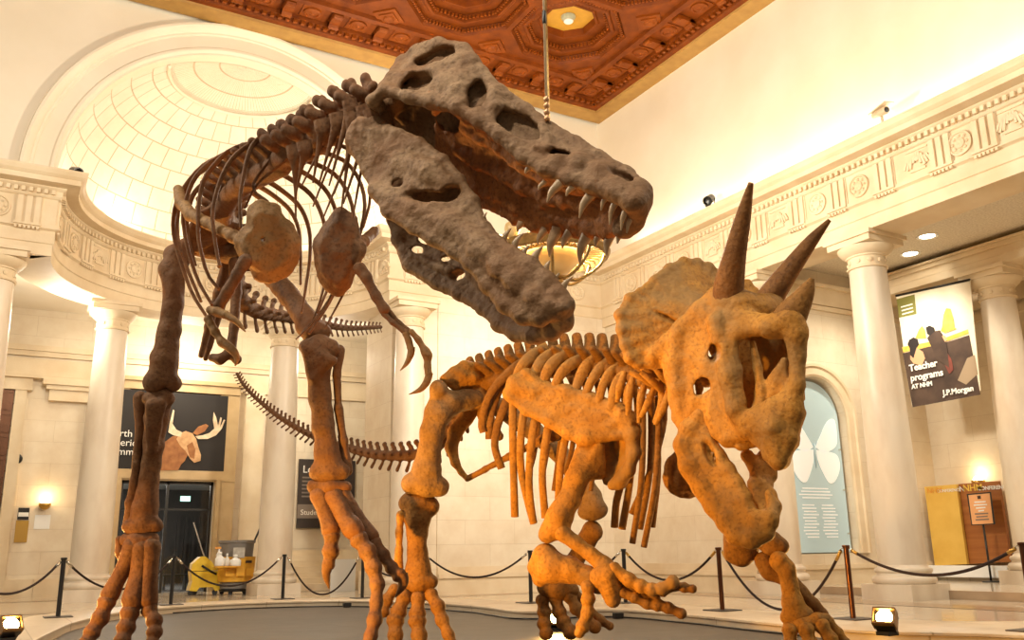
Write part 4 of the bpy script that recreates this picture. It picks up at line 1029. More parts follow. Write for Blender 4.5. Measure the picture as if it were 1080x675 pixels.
# ---------------------------------------------------------------- skull with frill
S = SDF()
rim = [(700,384,7.98),(688,383,8.0),(672,384,8.0),(664,378,8.0),(659,364,8.02),(656,348,8.05),(654,332,8.1),(664,315,8.18),(676,309,8.22),(690,296,8.3),(706,284,8.4),(721,277,8.5),(735,278,8.6),(747,282,8.68),(760,291,8.75),(775,296,8.8),(788,300,8.82),(795,309,8.8),(800,325,8.6)]
cen = (735, 327, 8.1)
mid_r = [((u*.5+cen[0]*.5), (v*.5+cen[1]*.5)+2, d*.5+cen[2]*.5+.02) for u, v, d in rim]
S.strip(Q(rim), Q(mid_r), .034, .03); S.fan(P(*cen), Q(mid_r), .04, .03)
S.chain(Q(rim), [.036]*len(rim), .03)
for i in (1, 3, 5, 6, 7, 8, 10, 11, 12, 13, 15, 17): S.ball(P(*rim[i]), .050, .03)
# squamosal ridge and the groove beside it
lng(S, [(757,312,7.75,11),(740,328,7.80,10),(722,346,7.86,10),(705,362,7.92,9),(690,374,7.96,7)], .06)
lng(S, [(683,316,8.22,5),(700,324,8.16,5),(718,336,8.08,5)], .03)
ell_px(S, 700, 333, 8.05, 18, 2.6, .05, 28, .015)
ell_px(S, 750, 316, 7.72, 3.2, 11, .08, 22, .02)
# cheek
ck = [(714,350,7.88),(700,372,7.92),(706,394,7.9),(711,420,7.86),(714,440,7.84),(721,450,7.8),(729,440,7.74),(745,437,7.64),(755,456,7.55),(766,466,7.48),(786,458,7.34),(781,425,7.36),(776,390,7.40),(772,360,7.46),(768,335,7.55),(745,330,7.72),(714,350,7.88)]
S.fan(P(748, 385, 7.62), Q(ck), .045, .04)
lng(S, [(716,352,7.84,9),(712,380,7.84,9),(716,410,7.80,8),(721,443,7.78,5)], .04)
lng(S, [(757,340,7.56,11),(763,370,7.48,8.5),(767,400,7.40,8),(775,432,7.34,8),(788,452,7.30,8)], .05)
ell_px(S, 740, 408, 7.68, 8.5, 12, .25, 8, .015); ell_px(S, 753.5, 372, 7.52, 4.6, 9.5, .22, 8, .015)
lng(S, [(733,398,7.80,3),(738,410,7.82,4),(736,424,7.82,3)], .02)
lng(S, [(732,422,7.70,4),(748,418,7.62,5),(764,416,7.5,5)], .03)
lng(S, [(750,440,7.58,5),(766,462,7.46,5),(786,456,7.34,6)], .03)
# forehead, brow bosses, bridge of the nose
lng(S, [(768,318,7.66,17),(780,325,7.62,17),(800,328,7.66,16),(812,322,7.85,14)], .06)
lng(S, [(785,338,7.5,12),(802,342,7.40,10),(822,342,7.28,11),(836,346,7.2,10)], .06)
lng(S, [(771,338,7.54,9),(778,350,7.46,8),(796,348,7.38,6)], .05)
lng(S, [(812,346,7.28,11),(824,342,7.25,11),(832,336,7.22,10)], .06); lng(S, [(834,336,7.2,13),(840,352,7.17,11),(841,366,7.16,9)], .05)
S.tri(P(742,345,7.92), P(780,345,7.9), P(765,405,7.85), .03, .03)  # backing sheet inside the skull, added to darken the eye socket
# nostril frame and beak
lng(S, [(838,350,7.18,9),(841,375,7.16,8),(840,405,7.12,8),(836,432,7.1,8),(829,458,7.08,7),(822,480,7.06,4)], .04)
lng(S, [(786,444,7.30,8),(800,440,7.24,8),(818,432,7.18,9),(834,425,7.14,9)], .05)
bk_ = [(788,452,7.30),(802,464,7.22),(812,479,7.12),(821,487,7.07),(831,466,7.08),(839,436,7.12),(836,412,7.15),(815,428,7.18),(795,440,7.26),(788,452,7.30)]
S.fan(P(815, 452, 7.10), Q(bk_), .05, .05)
S.fan(P(818, 452, 7.40), Q([(u+4, v, d+.32) for u, v, d in bk_]), .04, .05); S.strip(Q(bk_[2:6]), Q([(u+4, v, d+.32) for u, v, d in bk_[2:6]]), .04, .04)
far = [(800,340,7.95),(842,345,7.72),(846,380,7.68),(845,420,7.65),(800,450,7.85),(772,425,7.95),(766,370,8.05),(800,340,7.95)]
S.fan(P(812, 390, 7.90), Q(far), .03, .03)  # plain sheet added behind the nostril to block light coming through
lng(S, [(794,362,7.46,3.5),(799,388,7.42,4.5),(803,412,7.36,6),(800,432,7.32,7)], .03)
S.tri(P(827,380,7.22), P(808,404,7.36), P(812,421,7.30), .022, .02); S.tri(P(827,380,7.22), P(812,421,7.30), P(832,410,7.2), .022, .02)
ell_px(S, 819, 403, 7.18, 7, 9, .06, 20, .02)
# far side of the head, so that it is a whole skull
S.fan(P(825, 380, 8.05), Q([(812,330,8.0),(838,350,7.6),(840,420,7.5),(815,455,7.75),(800,440,8.1),(790,400,8.35),(795,345,8.3),(812,330,8.0)]), .035, .05)
S.strip(Q([(800,322,8.3),(795,345,8.35)]), Q([(790,320,7.8),(770,345,8.0)]), .04, .05)
lng(S, [(765,465,7.5,4),(782,470,7.4,5),(800,466,7.35,5)], .03)
lng(S, [(712,385,8.05,9),(730,392,8.05,10),(745,400,8.0,9)], .05)
tsk = S.build('skull', m_tri, tri, h=.0125, amp=.005, nsc=.10, amp2=.003)
h1 = horn('brow_horn', Q([(767,318,7.66),(769,300,7.62),(775,268,7.52),(784,228,7.40),(792,193,7.28)]), [PXM(16.5,7.6),PXM(16,7.6),PXM(12,7.5),PXM(8.2,7.4),.022], m_horn, tsk, 16); h1['label'] = 'dark brown brow horn pointing straight up'
h2 = horn('brow_horn', Q([(806,326,7.92),(814,311,7.9),(834,283,7.86),(856,254,7.8),(875,232,7.74)]), [PXM(14,7.9),PXM(14,7.9),PXM(10.5,7.9),PXM(7,7.8),.018], m_horn, tsk, 16)
h3 = horn('nose_horn', Q([(829,341,7.25),(836,330,7.22),(844,318,7.2),(851.5,305,7.18),(856.5,293.5,7.17)]), [PXM(18,7.2),PXM(17,7.2),PXM(13,7.2),PXM(8.5,7.2),.02], m_trid, tsk, 16, .8, FWD)
# ---------------------------------------------------------------- jaw
S = SDF()
lo = [(738,438,7.66),(726,452,7.68),(720,469,7.66),(726,492,7.6),(741,515,7.5),(754,534,7.4),(767,551,7.28),(776,565,7.2),(793,568,7.12),(808,562,7.1)]
up_ = [(745,445,7.66),(746,456,7.64),(748,468,7.6),(757,482,7.54),(767,496,7.46),(776,510,7.38),(784,525,7.3),(789,540,7.24),(798,548,7.16),(812,545,7.1)]
S.strip(Q(lo), Q(up_), .05, .05); S.chain(Q(lo), [.05,.06,.06,.065,.07,.07,.07,.065,.06,.05], .05); S.chain(Q(up_), .05, .04)
ell_px(S, 748, 476, 7.5, 5, 16, .08, -20, .02)
fr_ = [(806,481,7.6),(800,495,7.58),(797,512,7.5),(800,528,7.42),(806,540,7.34),(810,552,7.24)]
fr2 = [(814,492,7.58),(812,502,7.56),(808,512,7.5),(812,522,7.4),(817,534,7.32),(816,548,7.22)]
S.strip(Q(fr_), Q(fr2), .045, .04); S.chain(Q(fr_), .05, .04)
lng(S, [(800,560,7.12,9),(812,550,7.12,8),(816,534,7.18,6),(810,520,7.22,4)], .04)
lng(S, [(788,480,7.6,7),(798,496,7.58,7)], .04)
tj = S.build('lower_jaw', m_tri, tri, h=.0125, amp=.005, nsc=.09, amp2=.003)
b = MB()
for k in range(13):
    t = k/12; p = P(752+36*t, 477+58*t, 7.52-.28*t); b.tube([p, p-UP*.035-RT*.01], [.016, .010], 6)
b.build('tooth_row', m_trig, tj, True)
# ---------------------------------------------------------------- neck, back and tail
column_of('cervical', [(736,392,8.1),(716,398,8.15),(698,402,8.25),(680,400,8.42)], 5, .10, .095, m_tri, tri, ZUP, 'neck_vertebra', .8)
tback = column_of('dorsal', [(676,397,8.5),(655,392,8.68),(630,389,8.82),(600,388,9.0),(570,391,9.2),(540,397,9.4),(515,404,9.6),(496,410,9.75)], 16, .098, .098, m_trid, tri, ZUP, 'back_vertebra', 1.25)
column_of('caudal', [(496,428,9.8),(484,444,9.95),(470,462,10.1),(455,474,10.2),(438,480,10.3),(415,481,10.45),(392,479,10.6),(368,473,10.8),(342,465,11.0),(316,453,11.15),(292,438,11.25),(270,420,11.35),(257,406,11.4),(250,394,11.45)], 46, .092, .022, m_rex, tri, ZUP, 'tail_vertebra', .95)
for (a, b_, c, d) in (((659,392),(654,408),(651,424),8.35),((668,396),(664,415),(662,438),8.3),((682,400),(676,420),(674,446),8.25),((692,404),(684,424),(676,440),8.2),((696,402),(698,424),(690,446),8.15),((706,410),(700,430),(691,448),8.1),((672,384),(684,392),(696,398),8.15),((688,384),(698,396),(708,408),8.1),((676,392),(690,404),(702,418),8.12),((664,392),(680,400),(694,412),8.2)):
    horn('neck_rib', Q([(*a, d), (*b_, d-.03), (*c, d+.02)]), [PXM(3,d), PXM(4.4,d), PXM(2.4,d)], m_tri, tri, 8, .6, FWD)
for (a, b_, d) in (((678,440),(667,573),8.4),((687,445),(675,558),8.5),((695,448),(679,577),8.35),((700,446),(666,542),8.55),((692,440),(688,556),8.6)):
    horn('neck_rib', Q([(a[0]-2, a[1]-30, d), (*a, d), ((a[0]+b_[0])/2+4, (a[1]+b_[1])/2, d-.03), (*b_, d)]), [PXM(4,d), PXM(3.6,d), PXM(3.4,d), PXM(3.4,d)], m_trid, tri, 8, .7, FWD)
# ribs of the near flank: broad heads, then behind the shoulder blade, then down
nearR = [
 [(577,367,9.10),(560,376,8.98),(549,388,8.9),(544,402,8.86),(541,430,8.84),(541,470,8.84),(542,510,8.86),(543,545,8.9)],
 [(592,369,9.02),(573,379,8.92),(563,396,8.84),(556,420,8.8),(550,452,8.78),(549,490,8.78),(555,522,8.8),(563,552,8.84)],
 [(603,371,8.96),(583,383,8.86),(573,403,8.8),(567,430,8.76),(561,462,8.74),(558,500,8.74),(559,525,8.76),(562,548,8.78)],
 [(620,376,8.90),(598,387,8.8),(586,406,8.74),(580,440,8.72),(574,475,8.7),(572,505,8.7),(575,546,8.74)],
 [(634,374,8.84),(617,388,8.74),(607,412,8.68),(599,450,8.68),(592,485,8.68),(590,508,8.68),(589,526,8.7)],
 [(648,378,8.78),(630,392,8.68),(618,416,8.62),(613,450,8.66),(611,490,8.68)],
 [(658,384,8.70),(641,397,8.6),(633,418,8.55),(632,450,8.6),(638,480,8.65)],
 [(664,392,8.62),(652,403,8.52),(646,424,8.48),(650,460,8.55),(656,500,8.6),(650,530,8.65),(648,556,8.7)],
 [(672,400,8.56),(664,412,8.5),(662,432,8.5),(666,470,8.55),(664,510,8.6),(656,558,8.66)],
 [(560,382,9.2),(545,387,9.1),(524,406,9.02),(513,425,9.0),(508,446,9.0),(510,456,9.0)],
 [(553,388,9.3),(546,392,9.2),(530,405,9.1),(521,426,9.05),(516,448,9.02),(516,463,9.02)],
 [(546,398,9.3),(538,416,9.1),(530,434,9.02),(524,452,9.0),(522,472,8.98),(529,494,8.98)],
]
for i, r_ in enumerate(nearR):
    d = r_[0][2]; horn('rib', Q(r_), [PXM(6.8,d), PXM(6.4,d), PXM(5.0,d), PXM(4.4,d), PXM(4.2,d), PXM(4.0,d), PXM(4.2,d)], m_tri if i < 9 else m_trid, tri, 10, .55, FWD, 22)
for k in range(9):
    u0 = 560+13*k; d0 = 9.35-.075*k
    c = [(u0,394-.4*k,d0),(u0+6,408,d0+.35),(u0+8,440,d0+.52),(u0+4,475,d0+.52),(u0-2,500+(k%3)*9,d0+.45)]
    horn('rib', Q(c), [PXM(4,d0), PXM(3.8,d0), PXM(3.4,d0), PXM(3,d0), PXM(2.6,d0)], m_trid, tri, 8, .6, FWD, 16)
# ---------------------------------------------------------------- shoulder blades
S = SDF()
A = [(555,395,8.85),(572,409,8.8),(597,413,8.72),(623,421,8.64),(648,430,8.54),(661,441,8.48),(668,456,8.44)]
B = [(537,416,8.86),(556,431,8.78),(580,443,8.68),(600,456,8.6),(614,462,8.54),(620,462,8.5),(628,462,8.5)]
S.strip(Q(A), Q(B), .05, .04); S.chain(Q(A), [.06,.055,.055,.055,.06,.07,.07], .05); S.chain(Q(B), [.05,.05,.05,.055,.06,.05,.04], .05)
lng(S, [(545,405,8.86,11),(560,414,8.8,9)], .05)
lng(S, [(656,438,8.48,8),(666,456,8.42,7.5),(668,478,8.40,7),(663,496,8.40,7),(654,508,8.42,7.5),(645,512,8.44,5)], .04)
S.fan(P(645, 475, 8.66), Q([(626,458,8.6),(648,440,8.56),(662,456,8.5),(664,480,8.5),(655,505,8.5),(640,508,8.56),(630,485,8.62),(626,458,8.6)]), .03, .03)
S.build('shoulder_blade', m_tri, tri, h=.0135, amp=.007, nsc=.09)
plate('shoulder_blade', [(716,478),(706,490),(704,506),(712,517),(728,521),(742,512),(745,490),(735,476)], (724,498), 8.75, .03, m_trid, tri)
# ---------------------------------------------------------------- raised right foreleg
limb('upper_arm_bone', [(628,462,8.68,13),(619,480,8.58,13.5),(608,505,8.44,12),(600,528,8.38,12),(590,545,8.35,14),(583,557,8.33,12)], m_tri, tri, .014, .008, balls=[(577,563,8.33,10),(592,560,8.3,10)], tris=[((632,470,8.48),(634,500,8.5),(614,500,8.42),.05)])
limb('forearm_bone', [(593,562,8.26,9),(606,572,8.22,7.5),(622,584,8.18,7.5),(638,597,8.12,9),(646,602,8.1,8)], m_tri, tri, .013)
limb('forearm_bone', [(575,588,8.32,15),(582,598,8.28,17),(600,601,8.22,14),(618,608,8.16,11),(632,615,8.12,11)], m_tri, tri, .014, .008, balls=[(566,597,8.34,10),(570,610,8.32,9)])
limb('wrist_bone', [(632,610,8.08,11),(640,606,8.06,12),(644,620,8.04,11),(646,632,8.02,9)], m_tri, tri, .013, .010)
toe([(620,618,8.06,7),(620,632,8.04,7),(620,646,8.02,6.4),(614,662,7.98,6.6),(611,668,7.96,5)], m_tri, tri, h=.011, name='front_toe')
toe([(646,600,8.04,7.5),(664,612,7.98,7),(676,618,7.94,6.8),(688,622,7.9,6.6),(698,621,7.87,6.4),(711,613,7.83,6.6)], m_tri, tri, h=.011, name='front_toe')
toe([(698,624,7.95,5.5),(712,618,7.92,5),(722,620,7.88,5),(731,621,7.85,4.4)], m_trid, tri, h=.011, name='front_toe')
toe([(655,624,8.02,6),(670,630,7.98,6),(683,637,7.95,5.6),(694,638,7.92,6),(705,641,7.9,5.6),(720,648,7.86,5.4)], m_trid, tri, h=.011, name='front_toe')
toe([(648,606,8.10,6),(662,618,8.06,6),(678,628,8.0,6),(692,630,7.98,5.6)], m_trid, tri, h=.011, name='front_toe')
# ---------------------------------------------------------------- standing left foreleg
limb('upper_arm_bone', [(760,500,8.5,13),(768,525,8.4,11),(774,550,8.3,12),(780,572,8.22,16),(782,585,8.2,13)], m_trid, tri, .014, .007, balls=[(773,583,8.2,10),(790,580,8.2,10)])
limb('elbow_bone', [(804,572,8.15,8),(815,570,8.1,9),(822,576,8.08,9),(812,580,8.1,8)], m_trid, tri, .013)
limb('forearm_bone', [(806,592,8.1,10),(812,602,8.06,10),(826,606,8.02,10),(845,625,7.95,7),(858,638,7.9,6.5),(868,648,7.86,6)], m_trid, tri, .013)
limb('forearm_bone', [(822,592,7.95,10.5),(829,600,7.93,9.5),(833,618,7.9,8.5),(836,636,7.87,11),(840,649,7.84,12)], m_tri, tri, .013, .006, balls=[(830,651,7.84,7),(850,648,7.82,8)])
limb('wrist_bone', [(832,660,7.8,6),(846,659,7.76,8),(862,654,7.76,7),(872,652,7.78,5)], m_tri, tri, .012)
for js in ([(833,664,7.76,8),(834,680,7.72,7.6),(834,694,7.68,7)], [(850,663,7.72,8.5),(855,680,7.68,8),(858,695,7.62,7.6)], [(866,659,7.72,8),(876,674,7.68,7.4),(884,688,7.62,7)], [(873,655,7.78,6),(884,668,7.74,5.6),(892,678,7.70,5)]):
    toe(js, m_tri, tri, h=.012, name='front_toe')
# ---------------------------------------------------------------- hips and hind legs
S = SDF()
S.fan(P(498, 398, 9.5), Q([(468,401,9.35),(478,391,9.4),(490,385,9.5),(503,387,9.6),(518,394,9.7),(528,401,9.75),(516,406,9.7),(498,411,9.6),(480,408,9.45),(468,401,9.35)]), .035, .04)
lng(S, [(500,408,9.65,8),(505,418,9.6,10),(498,426,9.6,8)], .05); S.chain(Q([(469,400,9.35),(490,386,9.5),(506,388,9.6),(528,401,9.75)]), .045, .04)
S.fan(P(512, 398, 10.1), Q([(490,396,10.2),(505,388,10.15),(530,396,10.0),(528,408,10.0),(505,412,10.1),(490,396,10.2)]), .035, .04)
S.build('hip_bone', m_tri, tri, h=.015, amp=.007)
limb('ischium', [(502,425,9.65,9),(492,440,9.65,8),(480,456,9.6,7.5),(476,472,9.55,6.5),(480,488,9.5,4.5),(486,498,9.48,3),(493,505,9.46,2.6)], m_tri, tri, .013)
limb('pubis', [(493,505,9.46,3),(512,495,9.4,3.2),(537,481,9.3,3.4),(560,470,9.2,4),(574,463,9.15,6),(586,458,9.1,8)], m_trid, tri, .012)
limb('pubis', [(506,425,9.7,8),(512,438,9.6,8),(520,452,9.5,6.5),(526,460,9.45,5)], m_trid, tri, .013)
limb('thigh_bone', [(502,419,9.55,9.5),(488,422,9.48,11),(474,426,9.38,13),(462,436,9.3,14),(456,455,9.25,12.5),(453,475,9.22,12),(450,495,9.2,15),(448,508,9.2,18)], m_trig, tri, .015, .008, balls=[(462,411,9.3,9.5),(434,510,9.16,11),(463,513,9.2,11)], tris=[((462,408,9.3),(456,440,9.3),(480,424,9.4),.06)])
limb('shin_bone', [(441,532,9.2,17),(440,545,9.17,14),(440,562,9.14,10.5),(440,582,9.12,10.5),(441,600,9.1,13),(442,612,9.08,15)], m_trid, tri, .015, .007, balls=[(429,530,9.2,9),(454,534,9.2,10),(430,613,9.06,8),(454,614,9.06,8)])
limb('calf_bone', [(423,543,9.15,4.6),(421,560,9.12,3.6),(421,580,9.1,3.8),(420,598,9.08,5.5)], m_tri, tri, .011)
for js in ([(427,628,9.0,8),(420,646,8.92,8),(417,654,8.88,8.6),(417,670,8.8,7.6),(416,690,8.7,8)], [(441,629,8.98,7.5),(440,648,8.9,8),(440,655,8.86,8.6),(442,670,8.78,8),(444,692,8.66,8.4)], [(454,626,9.0,7),(462,640,8.92,7.2),(466,654,8.86,6.6),(473,670,8.78,6),(480,684,8.7,5.4)], [(417,620,9.05,5.5),(407,634,9.0,6.5),(404,646,8.95,6)]):
    toe(js, m_trid, tri, h=.012, name='hind_toe')
limb('thigh_bone', [(512,420,10.0,9),(530,432,10.1,10),(560,452,10.2,10.5),(590,478,10.25,10),(610,502,10.2,11),(622,524,10.15,12),(626,536,10.1,13)], m_trig, tri, .015, .007, balls=[(617,540,10.1,8),(634,538,10.08,7)])
limb('shin_bone', [(624,560,10.1,11),(618,572,10.12,10),(606,592,10.15,9),(596,608,10.15,11),(588,620,10.12,14)], m_trid, tri, .015, .007, balls=[(628,562,10.05,7),(574,620,10.1,8),(603,622,10.08,8)])
for js in ([(572,632,10.1,7),(574,646,10.05,6.8),(574,658,10.0,7),(576,668,9.95,7)], [(586,631,10.08,7),(590,646,10.02,7),(594,656,9.97,7.2),(602,667,9.9,7.6)], [(601,629,10.06,7),(608,642,10.0,6.6),(618,652,9.95,6.4),(628,662,9.9,6.4)], [(608,628,10.15,5.4),(620,642,10.1,5),(634,655,10.05,5),(644,661,10.0,4)]):
    toe(js, m_trid, tri, h=.012, name='hind_toe')
# ================================================================ FURNISHINGS
m_black = mat('black enamel', (.018,.016,.014), .3)
m_bronze = mat('dark bronze', (.12,.045,.02), .28, .75)
m_rope = mat('dark velvet rope', (.028,.014,.010), .9, bump=.3, bscale=120)
m_chrome = mat('polished metal', (.75,.70,.60), .2, 1.0)
m_brass = mat('aged brass', (.55,.33,.08), .35, .85)
m_white = mat('white plastic', (.85,.84,.80), .4)
m_ink = mat('white lettering', (.88,.84,.76), .6)
m_banner_black = mat('black banner cloth', (.018,.013,.010), .75)
# ---- stanchions and ropes around the kerb
STP = []
for u, v in ((-62, 664), (61, 651), (180, 638), (298, 632), (382, 631), (446, 633), (560, 636), (660, 636), (762, 644), (900, 653)):
    STP.append(onZ(u, v, KH))
STP.append(np.array([9.95, 6.08, KH]))
whr = {1: 'by the left kerb lamp, below the tyrannosaur\'s trailing foot', 2: 'in front of the dark doorway, nearest the tyrannosaur\'s left leg', 3: 'in front of the column base right of the yellow mop cart', 4: 'right of the tyrannosaur\'s lifted foot, before the pale steps', 5: 'behind the triceratops\'s standing hind leg', 6: 'left of the raised yellow forearm, before the long pale wall', 7: 'right of the raised forefoot, before the long pale wall', 8: 'left of the triceratops\'s standing foreleg, on a square plate', 9: 'before the blue niche, right of the triceratops\'s standing foreleg', 10: 'at the right edge, only its rope hook in the photo'}
hookz = .865
for i, p in enumerate(STP):
    if i == 0: continue
    col = m_bronze if i >= 8 else m_black
    t = thing('stanchion', p, ('brown bronze' if i >= 8 else 'black')+' rope post '+whr[i], 'stanchion', 'stanchions around the display kerb')
    MB().bevbox(p+ZU*.008, (.42, .42, .016), .004).build('base_plate', m_slate if i not in (8,) else m_dark, t)
    MB().lathe(p, [(.036, .014), (.036, .905), (.030, .912)], 18).build('post', col, t, True, angle=40)
    MB().lathe(p, [(.045, .895), (.050, .905), (.050, .925), (.044, .932), (0, .934)], 18).build('cap', col, t, True, angle=40)
    b = MB()
    for q in (STP[i-1], STP[i+1] if i+1 < len(STP) else None):
        if q is None: continue
        dd = unit((q-p)*[1, 1, 0]); b.tube([p+ZU*.88+dd*.03, p+ZU*.895+dd*.06, p+ZU*.88+dd*.085, p+ZU*.862+dd*.075], .006, 6)
    b.build('hook', m_chrome, t, True)
sags = [.45, .50, .55, .78, .4, .42, .42, .45, .80, .30]
rl = ['leaving the left edge of the photo', 'from the left kerb lamp\'s post to the doorway, behind the tyrannosaur\'s foot', 'looping in front of the yellow mop cart', 'looping deep in front of the pale steps', 'behind the tyrannosaur\'s lifted foot', 'between the triceratops\'s hind leg and the raised forearm', 'mostly hidden behind the raised forearm', 'left of the triceratops\'s standing foreleg, short swag', 'looping low behind the triceratops\'s standing foreleg', 'running to the right edge past the column base']
for i in range(len(STP)-1):
    a, c = STP[i], STP[i+1]; dd = unit((c-a)*[1, 1, 0]); a1 = a+ZU*hookz+dd*.085; c1 = c+ZU*hookz-dd*.085
    pts = []
    for k in range(25):
        s = k/24; pts.append(a1+(c1-a1)*s-ZU*sags[i]*(1-(2*s-1)**2))
    r = MB().tube(pts, .019, 10).build('barrier_rope', m_rope, None, True)
    tag(r, 'dark velvet rope '+rl[i], 'rope', 'ropes around the display kerb')
    for e in (pts[:2], pts[-2:]): MB().tube(e, .023, 10).build('ferrule', m_brass if i >= 7 else m_chrome, r, True)
# ---- flat picture helper: shapes in a banner plane given by photo corners
class Plane:
    def __init__(s, fn, c): s.fn = fn; s.c = c
    def __call__(s, u, v, lift=0.0): return s.fn(u, v, s.c-lift)
def flat(name, pl, poly, m, parent, lift, thick=.004, axis=None):
    V = [pl(u, v, lift) for u, v in poly]; n = np.cross(V[1]-V[0], V[2]-V[0])
    N = np.array([0, -1., 0]) if pl.fn is onY else np.array([-1., 0, 0])
    b = MB(); n_ = len(V)
    b.add(V+[v-N*thick for v in V], [tuple(range(n_)), tuple(range(2*n_-1, n_-1, -1))]+[(i, (i+1) % n_, n_+(i+1) % n_, n_+i) for i in range(n_)])
    return b.build(name, m, parent)
# ---- moose banner over the doorway
plm = Plane(onY, YA-.16)
X0 = plm(96, 409)[0]; X1 = plm(241, 418)[0]; Z0 = plm(236, 498)[2]; Z1 = plm(241, 418)[2]
bn = MB().box(((X0+X1)/2, YA-.14, (Z0+Z1)/2), (X1-X0, .02, Z1-Z0)).build('moose_banner', m_banner_black)
tag(bn, 'black banner with a lit moose head hanging above the doorway', 'banner')
m_moose = mat('moose fur print', (.42,.17,.05), .7, col2=(.26,.09,.025), scale=5)
m_mlit = mat('moose muzzle print', (.70,.42,.20), .7, col2=(.52,.28,.12), scale=6)
m_antler = mat('antler print', (.82,.66,.46), .7, col2=(.62,.44,.26), scale=5)
nk = flat('moose_neck', plm, [(168,496),(171,480),(174,466),(182,460),(192,458),(199,466),(199,478),(195,486),(191,490),(188,496)], m_moose, bn, .02)
flat('moose_head', plm, [(186,463),(190,457),(196,454.5),(203,457),(207,463),(209,471),(212,480),(211.5,486),(205,488),(200.5,484),(196,476),(190,470)], m_mlit, bn, .026)
flat('moose_muzzle', plm, [(197,470),(203,466),(206,474),(205,484),(200,482)], m_moose, bn, .032)
flat('moose_ear', plm, [(203,457),(209,450),(217,447),(220,449),(216,455),(208,459)], m_moose, bn, .024)
flat('moose_antler', plm, [(206,460),(214,459),(221,456.5),(226,452),(224.5,443),(225.5,434.5),(228,440),(230,449),(232.5,440),(234,441),(232,451),(236,442.5),(237.5,443),(234,452),(228,459),(219,463),(209,463)], m_antler, bn, .030)
flat('moose_antler', plm, [(191,461),(183,459),(177.5,456),(179,446),(182.5,432),(184,433),(182,447),(186,453),(192,456)], m_antler, bn, .030)
for s_, u_, v_ in (('North', 110.5, 459.5), ('American', 110, 469.3), ('Mammals', 109.5, 479)): text_mesh(s_, .30, plm(u_, v_, .02), (1, 0, 0), ZU, m_ink, parent=bn)
# ---- dark information board in the ambulatory, steps and white card
pls = Plane(onY, YA-.16)
m_sign = mat('dark brown board', (.035,.022,.016), .6); m_sign2 = mat('grey board band', (.22,.17,.13), .6)
xa, xb, za, zb = pls(316, 484)[0], pls(375, 488)[0], pls(345, 557)[2], pls(345, 485)[2]
sg = MB().box(((xa+xb)/2, YA-.12, (za+zb)/2), (xb-xa, .06, zb-za)).build('information_board', m_sign)
tag(sg, 'dark brown information board on the far wall behind the tyrannosaur\'s lifted foot', 'sign')
MB().box(((xa+xb)/2, YA-.155, za+(zb-za)*.24), (xb-xa, .012, (zb-za)*.20)).build('grey_band', m_sign2, sg)
text_mesh('Learn', .34, (xa+.12, YA-.158, za+(zb-za)*.80), (1, 0, 0), ZU, m_ink, parent=sg)
for k in range(6): MB().box((xa+.12+(.5,.62,.55,.66,.48,.6)[k]/2, YA-.152, za+(zb-za)*(.73-.055*k)), ((.5,.62,.55,.66,.48,.6)[k], .006, .05)).build('print_line', m_sign2, sg)
text_mesh('Students', .24, (xa+.10, YA-.165, za+(zb-za)*.19), (1, 0, 0), ZU, m_ink, parent=sg)
b = MB()
for k in range(7): b.box((9.3, YA-.45-.0-.30*(6-k)+.1, .10+.17*k-.005*k), (3.2, .34, .20))
st = b.build('stone_steps', m_stone); tag(st, 'pale stone steps at the far end beneath the dark information board', 'steps')
pw = onY(362, 604, 26.3); wc = MB().box((pw[0], 26.3, .45), (.75, .04, .9)).build('white_card', m_white); tag(wc, 'white card standing on the floor before the pale steps', 'card')
# ---- sconce lamps, plaques, bronze door at left
m_glow = mat('lit lamp glass', (1, .85, .6), .5, emis=(1, .78, .42), estr=9)
m_spot = mat('lit downlight', (1, .9, .75), .5, emis=(1, .88, .66), estr=14)
def sconce(p, nrm, label):
    p = np.array(p, float); t = thing('wall_sconce', p, label, 'wall lamp', 'bowl wall lamps')
    nrm = np.array(nrm, float)
    c = p+nrm*.17
    MB().lathe(c, [(.03, -.16), (.10, -.13), (.155, -.05), (.165, .02), (.15, .02), (.02, -.10)], 20).build('bowl', m_brass, t, True)
    MB().tube([p+nrm*.01, p+nrm*.08-ZU*.10, c-ZU*.12], .025, 8).build('bracket', m_brass, t, True)
    MB().lathe(c, [(0, .0), (.10, .02), (.12, .06), (.08, .12), (0, .15)], 16).build('bulb', m_glow, t, True)
    light('POINT', 'sconce_light', c+ZU*.22+nrm*.06, 11, (1, .72, .38), .08)
sconce(onY(47, 532, YA), (0, -1, 0), 'lit brass bowl lamp on the left wall above the pinned paper')
sconce(onX(1036, 508, PX), (-1, 0, 0), 'lit brass bowl lamp on the porch wall above the orange panel')
pl = Plane(onY, YA)
def wall_box(name, u0, v0, u1, v1, d, m, parent=None, plane=pl, lift=0.0):
    a = plane(u0, v0); c = plane(u1, v1); w = abs(c[0]-a[0]); h = abs(c[2]-a[2])
    return MB().bevbox(((a[0]+c[0])/2, plane.c-d/2-lift, (a[2]+c[2])/2), (w, d, h), .004).build(name, m, parent)
o = wall_box('brass_plaque', 17, 549, 28, 572, .04, m_brass); tag(o, 'tall narrow brass plaque on the left wall below the black and white sign', 'plaque')
o = wall_box('notice_sign', 19.5, 535.5, 30, 548, .04, m_black); tag(o, 'small black and white sign on the left wall above the brass plaque', 'sign'); wall_box('white_band', 19.5, 540.5, 30, 545, .01, m_white, o, lift=.04)
o = wall_box('pinned_paper', 37, 543, 52, 558, .01, m_white); tag(o, 'white paper pinned on the left wall below the lit bowl lamp', 'paper')
o = MB().lathe(pl(18, 484)-np.array([0, .0, 0]), [(.14, 0), (.14, .03), (.10, .06), (0, .07)], 18, axis=(0, -1, 0)).build('wall_medallion', m_metal, None, True); tag(o, 'round grey metal medallion on the left wall above the plaques', 'wall fitting')
